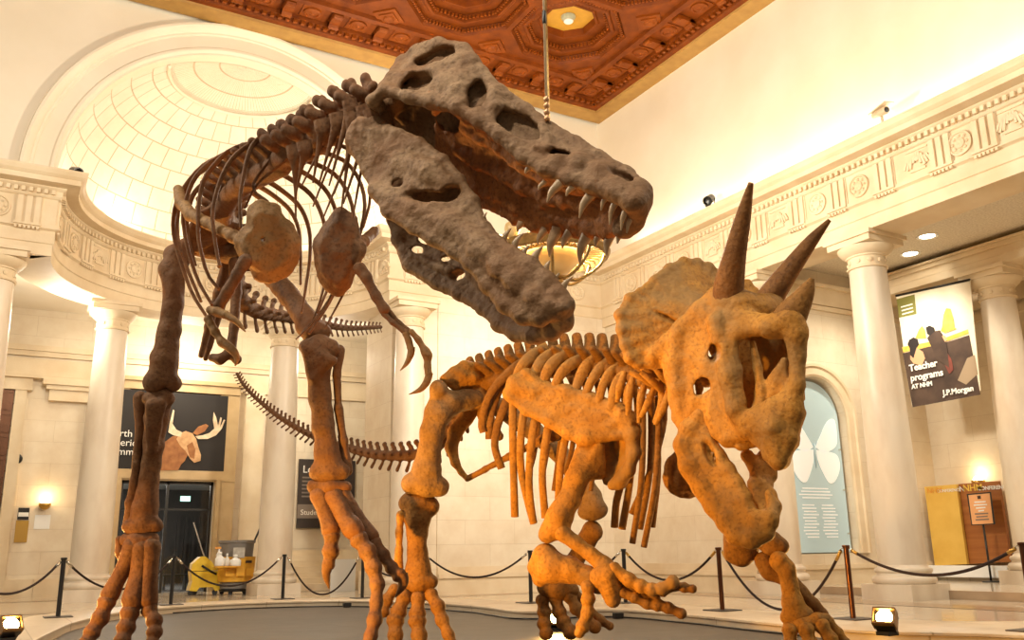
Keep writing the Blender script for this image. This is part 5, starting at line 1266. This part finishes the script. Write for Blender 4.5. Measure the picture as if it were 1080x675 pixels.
MB().box(pl(18, 484)-np.array([0, .08, 0]), (.05, .03, .5)).build('pointer', m_metal, o)
# bronze grille door at the far left
m_grille = mat('bronze door', (.13,.05,.02), .4, .5)
xa, xb, za, zb = pl(-22, 480)[0], pl(15, 412)[0], 0, pl(12, 412)[2]
dr = MB().box(((xa+xb)/2, YA-.05, (za+zb)/2), (xb-xa, .1, zb-za)).build('door_1', m_grille, None); tag(dr, kind='structure')
b = MB()
for i in range(4):
    for j in range(9):
        cx_ = xa+(xb-xa)*(i+.5)/4; cz = za+(zb-za)*(j+.5)/9; w = (xb-xa)/4*.8; h = (zb-za)/9*.8
        for s in (-1, 1): b.box((cx_+s*w/2, YA-.115, cz), (.04, .03, h)); b.box((cx_, YA-.115, cz+s*h/2), (w, .03, .04))
        b.box((cx_, YA-.11, cz), (w*.5, .02, h*.5), X=unit((1, 0, 1)), Y=np.array([0, 1., 0]), Z=unit((-1, 0, 1)))
b.build('door_grille', m_grille, dr)
b = MB(); b.box((xb+.18, YA-.08, zb/2), (.3, .16, zb+.3)); b.box(((xa+xb)/2, YA-.1, zb+.2), (xb-xa+.9, .2, .36)); b.box(((xa+xb)/2+.1, YA-.16, zb+.42), (xb-xa+1.2, .32, .10))
tag(b.build('trim_12', m_stone), kind='structure')
# ---- glazed doorway and the hall beyond
m_alu = mat('dark aluminium', (.04,.035,.03), .35, .6)
b = MB()
for xx in (DX0+.04, DX1-.04, (DX0+DX1)/2): b.box((xx, YA+.15, DZ/2), (.08, .08, DZ))
b.box(((DX0+DX1)/2, YA+.15, DZ-.05), (DX1-DX0, .08, .1)); b.box(((DX0+DX1)/2, YA+.15, 2.45), (DX1-DX0, .06, .06))
d2 = b.build('door_2', m_alu); tag(d2, kind='structure')
m_glass = bpy.data.materials.new('clear glass'); m_glass.use_nodes = True
g = m_glass.node_tree; pb = g.nodes['Principled BSDF']; tr = g.nodes.new('ShaderNodeBsdfTransparent'); mx = g.nodes.new('ShaderNodeMixShader'); gl = g.nodes.new('ShaderNodeBsdfGlossy'); gl.inputs['Roughness'].default_value = .05; fr_n = g.nodes.new('ShaderNodeFresnel'); fr_n.inputs[0].default_value = 1.4
g.links.new(fr_n.outputs[0], mx.inputs[0]); g.links.new(tr.outputs[0], mx.inputs[1]); g.links.new(gl.outputs[0], mx.inputs[2]); g.links.new(mx.outputs[0], g.nodes['Material Output'].inputs[0])
tag(MB().box(((DX0+DX1)/2, YA+.15, DZ/2), (DX1-DX0-.1, .012, DZ-.1)).build('window_1', m_glass), kind='structure')
ex = MB().box(tuple(onY(195.5, 526, YA+6)), (.34, .06, .18)).build('exit_sign', mat('green exit sign', (.3,.8,.55), .5, emis=(.45, 1, .75), estr=2.2)); tag(ex, 'small lit green exit sign inside the hall beyond the doorway', 'sign')
b = MB(); pB = onY(207, 582, YA+2.2)
bench = thing('bench', (pB[0], YA+2.2, .01), 'low dark bench inside the hall beyond the doorway', 'bench')
MB().bevbox((pB[0], YA+2.2, .47), (2.2, .42, .05), .01).build('seat', m_metal, bench)
for s in (-.95, -.3, .3, .95): MB().box((pB[0]+s, YA+2.2, .23), (.05, .36, .44)).build('leg', m_metal, bench)
light('AREA', 'hall_ceiling_light', (4.6, YA+4.5, 3.6), 170, (1, .95, .85), 2.0, (4.6, YA+4.5, 0))
b = MB().box((2.35, YA+5.5, 1.2), (1.5, .1, 2.2)); 
tag(b.build('lit_panel', mat('lit display panel', (.9,.88,.8), .5, emis=(1, .95, .85), estr=2.0)), 'bright lit panel inside the hall, at the left of the doorway', 'display panel')
# ---- cleaning gear
m_yel = mat('yellow plastic', (.80,.55,.03), .4, col2=(.70,.45,.02), scale=5); m_yel2 = mat('orange yellow cloth', (.80,.42,.03), .6, col2=(.66,.32,.02), scale=6)
m_bin = mat('grey plastic', (.20,.18,.16), .5); m_wheel = mat('black rubber', (.02,.02,.02), .6)
YC = 27.1
def yc(u, v, dy=0): return onY(u, v, YC+dy)
sc = np.linalg.norm(yc(240, 600)-yc(241, 600))
cb = yc(215.5, 626); cb[2] = 0
bk_t = thing('mop_bucket', cb, 'yellow wheeled mop bucket with wringer left of the grey bin', 'mop bucket')
q = [(-17,5),(-15,14),(-16.5,24),(13,24),(12,13),(14,5),(9,4),(6,8),(-7,8),(-10,4)]
b = MB().prism([(x*sc, z*sc) for x, z in q], cb+np.array([0, .25, 0]), (1, 0, 0), (0, 0, 1), (0, -1, 0), .5); b.build('tub', m_yel, bk_t)
q = [(-16.5,24.5),(-15.5,32),(-8,39),(-3,39.5),(4,34),(8,28),(12,25)]
MB().prism([(x*sc, z*sc) for x, z in q], cb+np.array([0, .18, 0]), (1, 0, 0), (0, 0, 1), (0, -1, 0), .36).build('wringer', m_yel, bk_t)
MB().tube([cb+np.array([-6*sc, -.2, 30*sc]), cb+np.array([3*sc, -.25, 24*sc]), cb+np.array([9*sc, -.25, 21*sc])], .03, 8).build('wringer_lever', m_metal, bk_t, True)
for s, dy in ((-16, -.18), (-9, .2), (9, -.18), (12, .2)): MB().lathe(cb+np.array([s*sc, dy-.03, .07]), [(.07, 0), (.07, .06)], 14, axis=(0, 1, 0)).build('caster', m_wheel, bk_t)
tag(MB().tube([yc(222, 604), yc(213, 580, .1), yc(204, 551, .2)], [.022, .02, .02], 8).build('mop', mat('grey pole', (.32,.28,.24), .4), None, True), 'long grey mop handle leaning out of the yellow bucket', 'mop')
cn = yc(247, 626, -.3); cn[2] = 0
bn_t = thing('trash_bin', cn, 'grey trash bin on a dolly wrapped in a yellow caddy apron', 'trash bin')
MB().lathe(cn, [(.36, .14), (.40, .16), (.47, 1.38), (.51, 1.40), (.51, 1.47), (.47, 1.47), (.44, 1.36), (.38, .2)], 28).build('barrel', m_bin, bn_t, True, angle=40)
MB().lathe(cn, [(.40, .08), (.42, .10), (.42, .14), (.30, .14)], 24).build('dolly', m_metal, bn_t, True, angle=40)
for k in range(5): MB().lathe(cn+np.array([.34*cos(k*1.257+.4), .34*sin(k*1.257+.4)-.02, .06]), [(.06, 0), (.06, .05)], 12, axis=(0, 1, 0)).build('caster', m_wheel, bn_t)
b = MB(); prf = [(.47, .34), (.49, .36), (.50, .68), (.52, .70), (.53, 1.02), (.51, 1.02), (.49, .72), (.47, .34)]
b.lathe(cn, prf, 28, a0=-pi*.98, a1=-pi*.08); b.build('caddy_apron', m_yel2, bn_t, True, angle=30)
for s in (-.28, .0, .28): MB().box(cn+np.array([s, -.545*sqrt(max(.05, 1-(s/.58)**2))-.02, .60]), (.22, .03, .2)).build('pouch', m_yel2, bn_t)
MB().box(cn+np.array([.22, -.55, .88]), (.20, .012, .07), rz=.35).build('label', m_black, bn_t)
MB().tube([yc(261, 581), yc(268, 571), yc(275, 556)], .03, 8).build('broom_handle', m_black, bn_t, True)
MB().box(yc(239, 597, -.98)-ZU*.02, (.66, .30, .03)).build('pocket_tray', m_yel2, bn_t)
def bottle(u, v, r, h, m, lab, cap=None):
    p = yc(u, v, -.98); p = p-ZU*.0
    t = MB().lathe(p, [(r*.9, 0), (r, .02), (r, h*.62), (r*.55, h*.8), (r*.3, h*.86), (r*.3, h), (0, h)], 16).build('bottle', m, None, True); tag(t, lab, 'bottle', 'cleaning bottles in the caddy')
    MB().lathe(p+ZU*h, [(r*.36, -.01), (r*.36, .05), (0, .06)], 12).build('cap', cap or m_white, t, True)
bottle(231.5, 597, .13, .32, m_white, 'big white jug in the left pocket of the yellow caddy')
bottle(239, 597, .07, .28, mat('clear plastic', (.7,.66,.58), .3), 'slim pale bottle in the middle pocket of the yellow caddy')
bottle(248, 597, .15, .25, m_white, 'wide white jug in the right pocket of the yellow caddy')
p = yc(231, 583, -.8); t = MB().lathe(p, [(.07, -.28), (.075, -.05), (.03, .03), (.025, .10), (0, .10)], 14).build('spray_bottle', m_white, None, True); tag(t, 'white spray bottle with a trigger hooked on the bin rim', 'spray bottle')
MB().box(p+np.array([-.03, 0, .13]), (.16, .04, .06)).build('trigger', mat('orange trigger', (.7,.3,.05), .4), t)
t = MB().bevbox(yc(252, 583, -.86), (.32, .02, .28), .006).build('cleaning_cloth', mat('grey cloth', (.55,.52,.46), .9, col2=(.40,.37,.32), scale=9)); tag(t, 'grey cloth hung over the rim of the trash bin', 'cloth')
# ---- hanging teacher banner
plb = Plane(onX, 19.68)
m_cream = mat('banner sky print', (.86,.78,.62), .8, col2=(.80,.70,.52), scale=2)
m_bdark = mat('banner dark print', (.045,.024,.015), .8, col2=(.085,.048,.03), scale=2.5); m_bgreen = mat('green tag print', (.20,.19,.04), .8)
m_bgold = mat('gold print', (.80,.52,.10), .8, col2=(.66,.38,.05), scale=6); m_bskin = mat('skin print', (.62,.34,.18), .8); m_bblack = mat('dark hair print', (.02,.012,.01), .8); m_bred = mat('maroon print', (.22,.05,.03), .8, col2=(.12,.03,.02), scale=4)
tb = flat('teacher_banner', plb, [(945,312),(1023,295),(1034,412),(962,429)], m_cream, None, 0, .02); tag(tb, 'hanging banner with teacher program lettering and two children printed on it', 'banner')
q = lambda pts: [(930+x/4.5, 290+y/4.5) for x, y in pts]
flat('dark_print', plb, q([(100,372),(300,322),(415,285),(468,568),(146,628)]), m_bdark, tb, .006)
flat('ledge_print', plb, q([(96,342),(205,322),(300,298),(408,258),(411,278),(300,318),(205,345),(102,368)]), m_bgold, tb, .012)
flat('grey_print', plb, q([(405,395),(440,380),(455,470),(400,520),(360,500)]), mat('grey print', (.33,.24,.15), .8), tb, .010)
flat('green_tag', plb, q([(70,115),(155,92),(165,185),(82,203)]), m_bgreen, tb, .006)
flat('gold_vase', plb, q([(285,250),(292,190),(305,158),(325,160),(338,205),(345,250),(355,255),(300,275),(280,265)]), m_bgold, tb, .016)
flat('gold_vase', plb, q([(160,300),(175,260),(190,242),(205,260),(210,300)]), m_bgold, tb, .014)
flat('child', plb, q([(135,350),(165,345),(195,365),(205,395),(190,430),(150,420),(135,400)]), m_bskin, tb, .018); flat('child_hair', plb, q([(122,330),(130,308),(150,296),(170,305),(176,330),(165,345),(150,395),(135,380),(132,345)]), m_bblack, tb, .022)
flat('child', plb, q([(215,300),(240,270),(275,262),(300,300),(310,345),(320,440),(290,420),(262,400),(235,340)]), m_bdark, tb, .020); flat('child_hair', plb, q([(208,250),(225,240),(248,250),(250,268),(230,288),(215,280)]), m_bblack, tb, .022)
flat('child_legs', plb, q([(300,350),(330,400),(340,450),(320,470),(300,430)]), m_bred, tb, .018); flat('child_hand', plb, q([(285,290),(300,288),(310,310),(300,318)]), m_bskin, tb, .024)
dY = unit(plb(1034, 412)-plb(962, 429)); 
def btext(s_, size, x, y): text_mesh(s_, size, plb(930+x/4.5, 290+y/4.5, .026), (0, -1, 0), ZU, m_ink, parent=tb, bold=.006)
btext('Teacher', .235, 132, 458); btext('programs', .235, 138, 505); btext('AT NHM', .15, 143, 541); btext('J.P.Morgan', .185, 292, 573)
for k in range(3): flat('tag_line', plb, q([(90+3*k,150+17*k),(145+2*k,135+17*k),(146+2*k,141+17*k),(91+3*k,156+17*k)]), m_ink, tb, .012)
MB().tube([plb(945,312,.0), plb(1023,295,.0)], .03, 8).build('hanging_rod', m_metal, tb, True)
# ---- panels and poster on a stand in the porch
plp = Plane(onX, PX-.62)
plq = Plane(onX, PX-.74)
m_py = mat('yellow panel', (.78,.50,.10), .5, col2=(.70,.42,.07), scale=2); m_po = mat('orange brown panel', (.42,.15,.03), .45, col2=(.32,.10,.02), scale=3, stretch=(1, .2, 3)); m_pp = mat('peach poster', (.80,.40,.17), .6)
o = flat('yellow_panel', plq, [(975,513.5),(1008.5,510.7),(1020,595),(986,596.5)], m_py, None, 0, .09); tag(o, 'yellow display panel against the porch wall, left of the orange one', 'panel')
text_mesh('NHM', .19, plq(978, 520.5, .01), (0, -1, 0), ZU, mat('orange lettering', (.75,.32,.04), .5), parent=o); text_mesh('CONFERENCE', .105, plq(988.5, 519.6, .01), (0, -1, 0), ZU, m_ink, parent=o)
o = flat('orange_panel', plp, [(1009,510.7),(1053,507.3),(1066,592.5),(1020.5,595)], m_po, None, 0, .09); tag(o, 'orange brown display panel behind the framed poster stand', 'panel')
text_mesh('N', .19, plp(1012, 518.6, .01), (0, -1, 0), ZU, m_ink, parent=o); text_mesh('NHM', .23, plp(1016, 518.3, .01), (0, -1, 0), ZU, mat('yellow lettering', (.85,.55,.08), .5), parent=o, bold=.004); text_mesh('CONFERENCE', .125, plp(1031.5, 517.2, .01), (0, -1, 0), ZU, m_ink, parent=o, bold=.004)
ya_, yb2 = plp(1066, 594)[1], plp(986, 594)[1]; zt = plp(1020, 595)[2]-.03
o = MB().bevbox((PX-.62, (ya_+yb2)/2, (zt+.26)/2), (.5, abs(yb2-ya_)+.1, zt-.26), .01).build('white_plinth', m_white); tag(o, 'long low white plinth under the yellow and orange panels', 'plinth')
ple = Plane(onX, PX-1.05)
pb_ = ple(1041.5, 594); 
es = thing('poster_stand', (PX-1.05, pb_[1], .17), 'black framed peach poster on a pole in front of the orange panel', 'poster stand')
flat('frame', ple, [(1019.5,521),(1044.5,518.8),(1049,553),(1024.5,554.2)], m_black, es, 0, .03); ps_ = flat('poster', ple, [(1021.3,522.2),(1043.6,520.2),(1047.4,552),(1025.4,553.2)], m_pp, es, .006, .006)
flat('emblem', ple, [(1030.5,523),(1034,522.6),(1034.6,526),(1031.2,526.4)], m_bdark, ps_, .012, .004)
for k in range(7):
    y0 = 528.5+k*3.1; w = (6, 7, 5, 3, 7, 6, 7)[k]; flat('print_line', ple, [(1033.5+k*.4-w, y0+.5), (1033.5+k*.4+w, y0-.2), (1033.6+k*.4+w, y0+1.2), (1033.6+k*.4-w, y0+1.9)], m_white if k < 4 else m_sign2, ps_, .012, .004)
pt = ple(1037, 553); MB().tube([(PX-1.05, pt[1], pt[2]), (PX-1.05, pt[1], .19)], .025, 8).build('pole', m_black, es, True)
MB().lathe((PX-1.05, pt[1], .172), [(.2, 0), (.2, .02), (.03, .035)], 18).build('base', m_black, es, True, angle=40)
# ---- lit butterfly panel in the niche
m_frost = mat('frosted blue glass', (.46,.60,.63), .25, emis=(.60, .80, .84), estr=.10)
m_wing = mat('white butterfly print', (.92,.95,.94), .5, emis=(.9, 1, 1), estr=.12)
V = [(NX-.93, PY+.16, NZ0+.03), (NX+.93, PY+.16, NZ0+.03)]+[(NX+.93*cos(pi*k/28), PY+.16, NZS+.93*sin(pi*k/28)) for k in range(29)]
b = MB(); n_ = len(V); b.add(V+[(x, y+.03, z) for x, y, z in V], [tuple(range(n_)), tuple(range(2*n_-1, n_-1, -1))]+[(i, (i+1) % n_, n_+(i+1) % n_, n_+i) for i in range(n_)])
np_ = b.build('butterfly_panel', m_frost); tag(np_, 'frosted blue glass panel with a white butterfly filling the arched wall niche', 'display panel')
bc = np.array([NX-.02, PY+.155, 3.32])
for s in (-1, 1):
    for nm, pts in (('upper_wing', [(.04,.10),(.18,.30),(.52,.72),(.78,.80),(.84,.55),(.80,.22),(.60,.06),(.30,.0)]), ('lower_wing', [(.04,.04),(.40,.02),(.76,-.06),(.82,-.35),(.62,-.66),(.40,-.72),(.22,-.50),(.08,-.22)])):
        pts_ = [p_[:2] for p_ in bez([V3(x, z, 0) for x, z in pts+[pts[0]]], 40)][:-1]
        pp = [(s*x*1.02, z*1.05) for x, z in pts_]; MB().prism(pp if s < 0 else pp[::-1], bc, (1, 0, 0), (0, 0, 1), (0, -1, 0), .008).build(nm, m_wing, np_)
MB().tube([bc+ZU*.2-np.array([0, .01, 0]), bc-np.array([0, .01, 0]), bc-ZU*.4-np.array([0, .01, 0])], [.02, .035, .015], 8).build('body', m_frost, np_, True)
b = MB()
for k in range(4): b.box((NX-.12, PY+.156, 2.42-.075*k), ((.9, 1.0, 1.15, .95)[k], .004, .03))
for cx_ in (-.38, .28):
    for k in range(11): b.box((NX+cx_+((k*37) % 7-3)*.012, PY+.156, 2.02-.075*k), (.40+((k*53) % 5)*.03, .004, .030))
b.build('lettering', m_wing, np_)
for z in (1.35, 2.4, 3.4): MB().lathe((NX+.86, PY+.16, z), [(.02, 0), (.02, .05), (0, .055)], 10, axis=(0, -1, 0)).build('standoff', m_chrome, np_)
# ---- kerb floodlights
def flood(p, aim, label, e=300, col=(1, .50, .12), sp=75):
    p = np.array(p, float); t = thing('floodlight', p, label, 'floodlight', 'kerb floodlights')
    d = unit(np.array(aim, float)-p); h = p+ZU*.15; X = unit(np.cross(d, ZU)); Y = np.cross(X, d)
    MB().box(h-d*.02, (.20, .16, .20), X=X, Y=d, Z=-Y).build('housing', m_black, t)
    MB().lathe(h+d*.062, [(.085, 0), (.080, .012), (0, .014)], 20, axis=d).build('lens', mat('lit flood lens', (1, .8, .4), .4, emis=(1, .66, .22), estr=60), t)
    b = MB(); b.box(h+d*.085+Y*.085, (.22, .05, .02), X=X, Y=d, Z=Y); b.box(h+d*.085-Y*.085, (.22, .05, .02), X=X, Y=d, Z=Y)
    for s in (-1, 1): b.box(h+X*s*.11+d*.04, (.012, .12, .19), X=X, Y=d, Z=Y)
    b.build('barn_door', mat('lamp shutter', (.25,.14,.05), .4, .5), t)
    MB().box(p+ZU*.02, (.16, .16, .04)).build('foot', m_black, t); MB().tube([p+ZU*.03, h-ZU*.08], .015, 8).build('bracket', m_metal, t, True)
    light('SPOT', 'flood_lamp', h+d*.12, e, col, .07, aim, sp, .7)
flood(onZ(8, 676, KH), P(150, 480, 9.2), 'lit kerb floodlight at the lower left corner below the column', 1700)
flood(onZ(936, 670, KH), P(800, 420, 7.5), 'lit square floodlight on the kerb right of the triceratops\'s front foot', 420)
flood(onZ(598, 668, .006)+np.array([.12, .42, 0]), P(575, 560, 8.6), 'lit floodlight on the floor behind the triceratops\'s far hind toes', 320)
# ---- black boxes and the cable lying along the kerb
pts = []
for i in range(36, 92):
    x, y = inner[i]; cx_, cy_ = 4.4, 15.5
    d = unit((inner[i+1][1]-inner[i-1][1], -(inner[i+1][0]-inner[i-1][0]))); pts.append(np.array([x+d[0]*.07+.015*sin(i*1.7), y+d[1]*.07, .018]))
tag(MB().tube(pts, .012, 6).build('power_cable', m_black, None, True), 'black power cable lying on the dark floor along the foot of the kerb', 'cable')
for k, i in enumerate((50, 54, 80)):
    d = unit((inner[i+1][1]-inner[i-1][1], -(inner[i+1][0]-inner[i-1][0]))); p = pts[i-36]+np.array([d[0], d[1], 0])*.12; p[2] = .007; b = MB().bevbox(p+ZU*.045, (.16, .10, .09), .01); o = b.build('junction_box', m_black); tag(o, ('small black junction box on the cable below the yellow mop cart', 'second small black junction box on the cable, just right of the first', 'small black junction box on the cable near the notch in the kerb')[k], 'junction box', 'junction boxes on the kerb cable')
# ---- lamps and camera on the cornices
def cornice_spot(p, aim, label):
    p = np.array(p, float); t = thing('spotlight', p, label, 'spotlight', 'black spotlights on the cornice')
    d = unit(np.array(aim, float)-p); h = p+ZU*.20
    MB().lathe(h-d*.16, [(.09, 0), (.11, .03), (.11, .26), (.125, .28), (.125, .32), (.10, .32), (.09, .22), (0, .2)], 18, axis=d).build('can', m_black, t, True, angle=40)
    b = MB(); X = unit(np.cross(d, ZU))
    for s in (-1, 1): b.tube([p+X*s*.02, p+X*s*.13+ZU*.06, h+X*s*.13], .014, 6)
    b.build('yoke', m_metal, t, True); MB().bevbox(p+ZU*.015, (.16, .16, .03), .005).build('foot', m_black, t)
cornice_spot((15.22, 16.15, 9.50), (10, 14, 6), 'small black spotlight standing on the right-hand cornice near the upright horn')
cornice_spot((.95, 21.72, 9.50), (4, 14, 6), 'small black spotlight on the cornice corner below the left end of the arch')
m_cam = mat('cream enamel', (.58,.46,.30), .5)
p = np.array([15.28, 10.95, 9.5]); t = thing('security_camera', p, 'white security camera on the right-hand cornice above the column', 'security camera')
dd = unit((-.35, -1, -.15)); MB().lathe(p+ZU*.28-dd*.25, [(.07, 0), (.085, .02), (.085, .42), (.07, .44)], 16, axis=dd).build('body', m_cam, t, True, angle=40)
MB().box(p+ZU*.37, (.22, .60, .02), rz=-.33).build('sunshield', m_cam, t); MB().lathe(p+ZU*.28+dd*.19, [(.06, 0), (0, .012)], 14, axis=dd).build('lens', m_black, t); MB().tube([p, p+ZU*.12, p+ZU*.22], .03, 8).build('bracket', m_cam, t, True); MB().bevbox(p+ZU*.01, (.18, .18, .02), .004).build('foot', m_white, t)
# ---- recessed lights
def downlight(p, label, r=.20, e=0):
    p = np.array(p, float); t = thing('ceiling_light', p, label, 'ceiling light', 'recessed ceiling lights')
    MB().lathe(p, [(r*.85, -.005), (r, -.02), (r*1.18, -.02), (r*1.2, 0)], 24).build('trim_ring', m_white, t, True, angle=40)
    MB().lathe(p, [(r*.85, -.008), (0, -.012)], 24).build('lens', m_spot, t)
pc = onZ(978, 249, 8.0); pd = onZ(960, 267.5, 8.0)
downlight((pc[0], pc[1], 8.0), 'lit recessed downlight in the porch ceiling, upper right of the pair'); downlight((pd[0], pd[1], 8.0), 'lit recessed downlight in the porch ceiling, nearest the column capital')
for u, v, lab in ((102, 352, 'lit recessed downlight left of the column beside the moose banner'), (272, 370, 'lit recessed downlight behind the tyrannosaur\'s left claw')):
    p = onZ(u, v, AC); p[2] = AC; downlight(p, lab, .13)
t = thing('ceiling_lamp', (OCX+.05, OCY+.0, ZR+.53), 'round white lamp in the gilded centre of the smaller ceiling octagon', 'ceiling lamp')
c0 = np.array([OCX, OCY, ZR+.54]); MB().lathe(c0, [(.20, 0), (.20, -.03), (.15, -.10), (.14, -.14), (.09, -.15)], 24).build('housing', mat('pale green enamel', (.55,.58,.42), .4), t, True, angle=40)
MB().lathe(c0-ZU*.14, [(.14, 0), (.12, -.03), (.07, -.02)], 24).build('rim', m_white, t, True); MB().lathe(c0-ZU*.145, [(.07, 0), (0, -.005)], 18).build('aperture', m_black, t)
# ---- suspension cable down to the snout
pk = P(577, 131, 5.74); m_cable = mat('pale steel cable', (.72,.60,.44), .4, .4)
t = thing('suspension_cable', pk, 'thin pale steel cable hanging from the ceiling to the tyrannosaur\'s snout', 'cable')
MB().tube([pk+ZU*.02, (pk[0], pk[1], ZC+.05)], .0085, 8).build('wire', m_cable, t, True)
b = MB()
for k in range(4): b.lathe(pk+ZU*(.02+.045*k), [(.010, 0), (.018, .008), (.020, .02), (.016, .035), (.010, .04)], 12)
b.build('knot', mat('copper clamp', (.50,.28,.14), .4, .6), t, True)
MB().lathe(pk+ZU*.72, [(.008, 0), (.013, .01), (.013, .09), (.008, .1)], 10).build('turnbuckle', m_metal, t, True)
# ---- chandelier beyond the open jaws
CH = P(583, 268, 17.0)
m_chb = mat('old gilt bronze', (.42,.27,.09), .4, .55, col2=(.25,.15,.05), scale=9, bump=.2); m_chg = mat('amber chandelier glass', (.72,.50,.22), .35, emis=(1, .62, .22), estr=.08)
t = thing('chandelier', CH, 'gilt bronze ring chandelier seen between the tyrannosaur\'s open jaws', 'chandelier')
RC = .99
b = MB(); b.lathe(CH, [(RC, -.10), (RC+.06, -.08), (RC+.10, .0), (RC+.06, .10), (RC, .12), (RC-.05, .02), (RC, -.10)], 56); b.build('ring', m_chb, t, True, angle=40)
b = MB()
for k in range(40):
    a = 2*pi*k/40; d = np.array([cos(a), sin(a), 0]); b.box(CH+d*(RC-.20), (.34, .03, .03), X=d, Y=np.cross(ZU, d), Z=ZU)
b.lathe(CH, [(RC-.40, -.03), (RC-.36, -.05), (RC-.34, 0), (RC-.36, .04), (RC-.40, .03), (RC-.40, -.03)], 48); b.build('grille', m_chb, t)
MB().lathe(CH, [(.10, -.44), (.30, -.36), (.48, -.18), (.54, 0), (.50, 0), (.26, -.30), (.06, -.36)], 40).build('bowl', m_chg, t, True)
for k in range(8):
    a = 2*pi*k/8+.2; d = np.array([cos(a), sin(a), 0])
    arm = MB().tube(bez([CH+d*.10-ZU*.46, CH+d*.45-ZU*.52, CH+d*.85-ZU*.28, CH+d*RC-ZU*.02], 14), [.03]*15, 8).build('arm', m_chb, t, True)
    MB().lathe(CH+d*(RC+.02)+ZU*.10, [(.07, 0), (.11, .06), (.15, .16), (.13, .26), (.05, .32), (0, .33)], 14).build('lamp_shade', m_chg, arm, True)
    MB().tube([CH+d*RC+ZU*.1, CH+d*.5+ZU*.9, CH+ZU*1.7], .014, 6).build('stay', m_chb, t, True)
MB().lathe(CH, [(0, -.92), (.05, -.86), (.10, -.76), (.05, -.70), (.06, -.66), (.17, -.62), (.19, -.56), (.10, -.52), (.11, -.44), (.05, -.36)], 20).build('finial', m_chb, t, True)
MB().tube([CH+ZU*1.65, (CH[0], CH[1], ZC+.3)], .022, 8).build('chain', m_chb, t, True)
# ================================================================ LIGHT
W = bpy.data.worlds.new('World'); SC.world = W; W.use_nodes = True
W.node_tree.nodes['Background'].inputs[0].default_value = (1, .90, .74, 1); W.node_tree.nodes['Background'].inputs[1].default_value = .20
vs.exposure = .22
WARM = (1, .91, .75)
light('POINT', 'chandelier_lamp', CH+ZU*.9, 2300, WARM, .4)
for p, e in (((-4, 10, 9.5), 2600), ((2, 3, 10), 900), ((11, 1, 10), 1500)): light('POINT', 'hall_lamp', p, e, WARM, .7)
light('AREA', 'cornice_light', (XR-.30, 10, 9.62), 170, (1, .90, .75), .25, (XR-.12, 10, 14), size_y=20)
bpy.data.objects['cornice_light'].rotation_euler = (radians(180), radians(-8), 0)
light('AREA', 'cornice_light', (8, YB-.35, 9.62), 160, (1, .86, .66), .25, (8, YB, 14), size_y=.1)
for i in range(5):
    a = pi-pi*(i+.5)/5
    light('POINT', 'apse_lamp', (AX+(AR-.15)*cos(a), YB+.1+(AR-.15)*sin(a), 9.72), (14, 44, 18, 9, 9)[i], (1, .95, .84), .15)
for p in ((1.2, 25.2, 6.9), (4.7, 28.0, 6.9), (8.8, 26.6, 6.9)): light('POINT', 'ambulatory_lamp', p, 200, WARM, .3)
for p in ((18.4, 13.4, 7.8), (18.4, 9.5, 7.8)): light('SPOT', 'porch_lamp', p, 620, WARM, .15, (p[0]-.2, p[1]+.4, 0), 130, .8)
light('SPOT', 'wall_fill', (11.0, 15.2, 9.8), 2400, (1, .92, .78), .3, (12.5, YB, 4.5), 60, 1.0)  # unseen spot without a fixture, added to brighten the back wall
# warm floor floods out of view, left of and beneath the skeletons
light('SPOT', 'flood_lamp', (0.0, 7.2, .35), 1900, (1, .47, .065), .12, (5.6, 7.6, 2.0), 60, .8)
light('SPOT', 'flood_lamp', (4.4, 5.2, .35), 260, (1, .36, .07), .12, P(575, 215, 5.75), 45, .8)
light('SPOT', 'flood_lamp', (2.6, 6.0, .3), 270, (1, .34, .06), .12, P(300, 240, 7.8), 55, .8)
light('SPOT', 'skull_fill', (-3.0, 3.0, 10.0), 2600, (1, .88, .72), .25, P(530, 190, 5.9), 32, .7)  # unseen spot from the upper left, added to light the skull top
light('SPOT', 'flood_lamp', (-.4, 9.4, .3), 330, (1, .45, .08), .1, P(140, 600, 9.0), 50, .8)  # extra unseen lamp added to bring orange onto the tyrannosaur's left foot
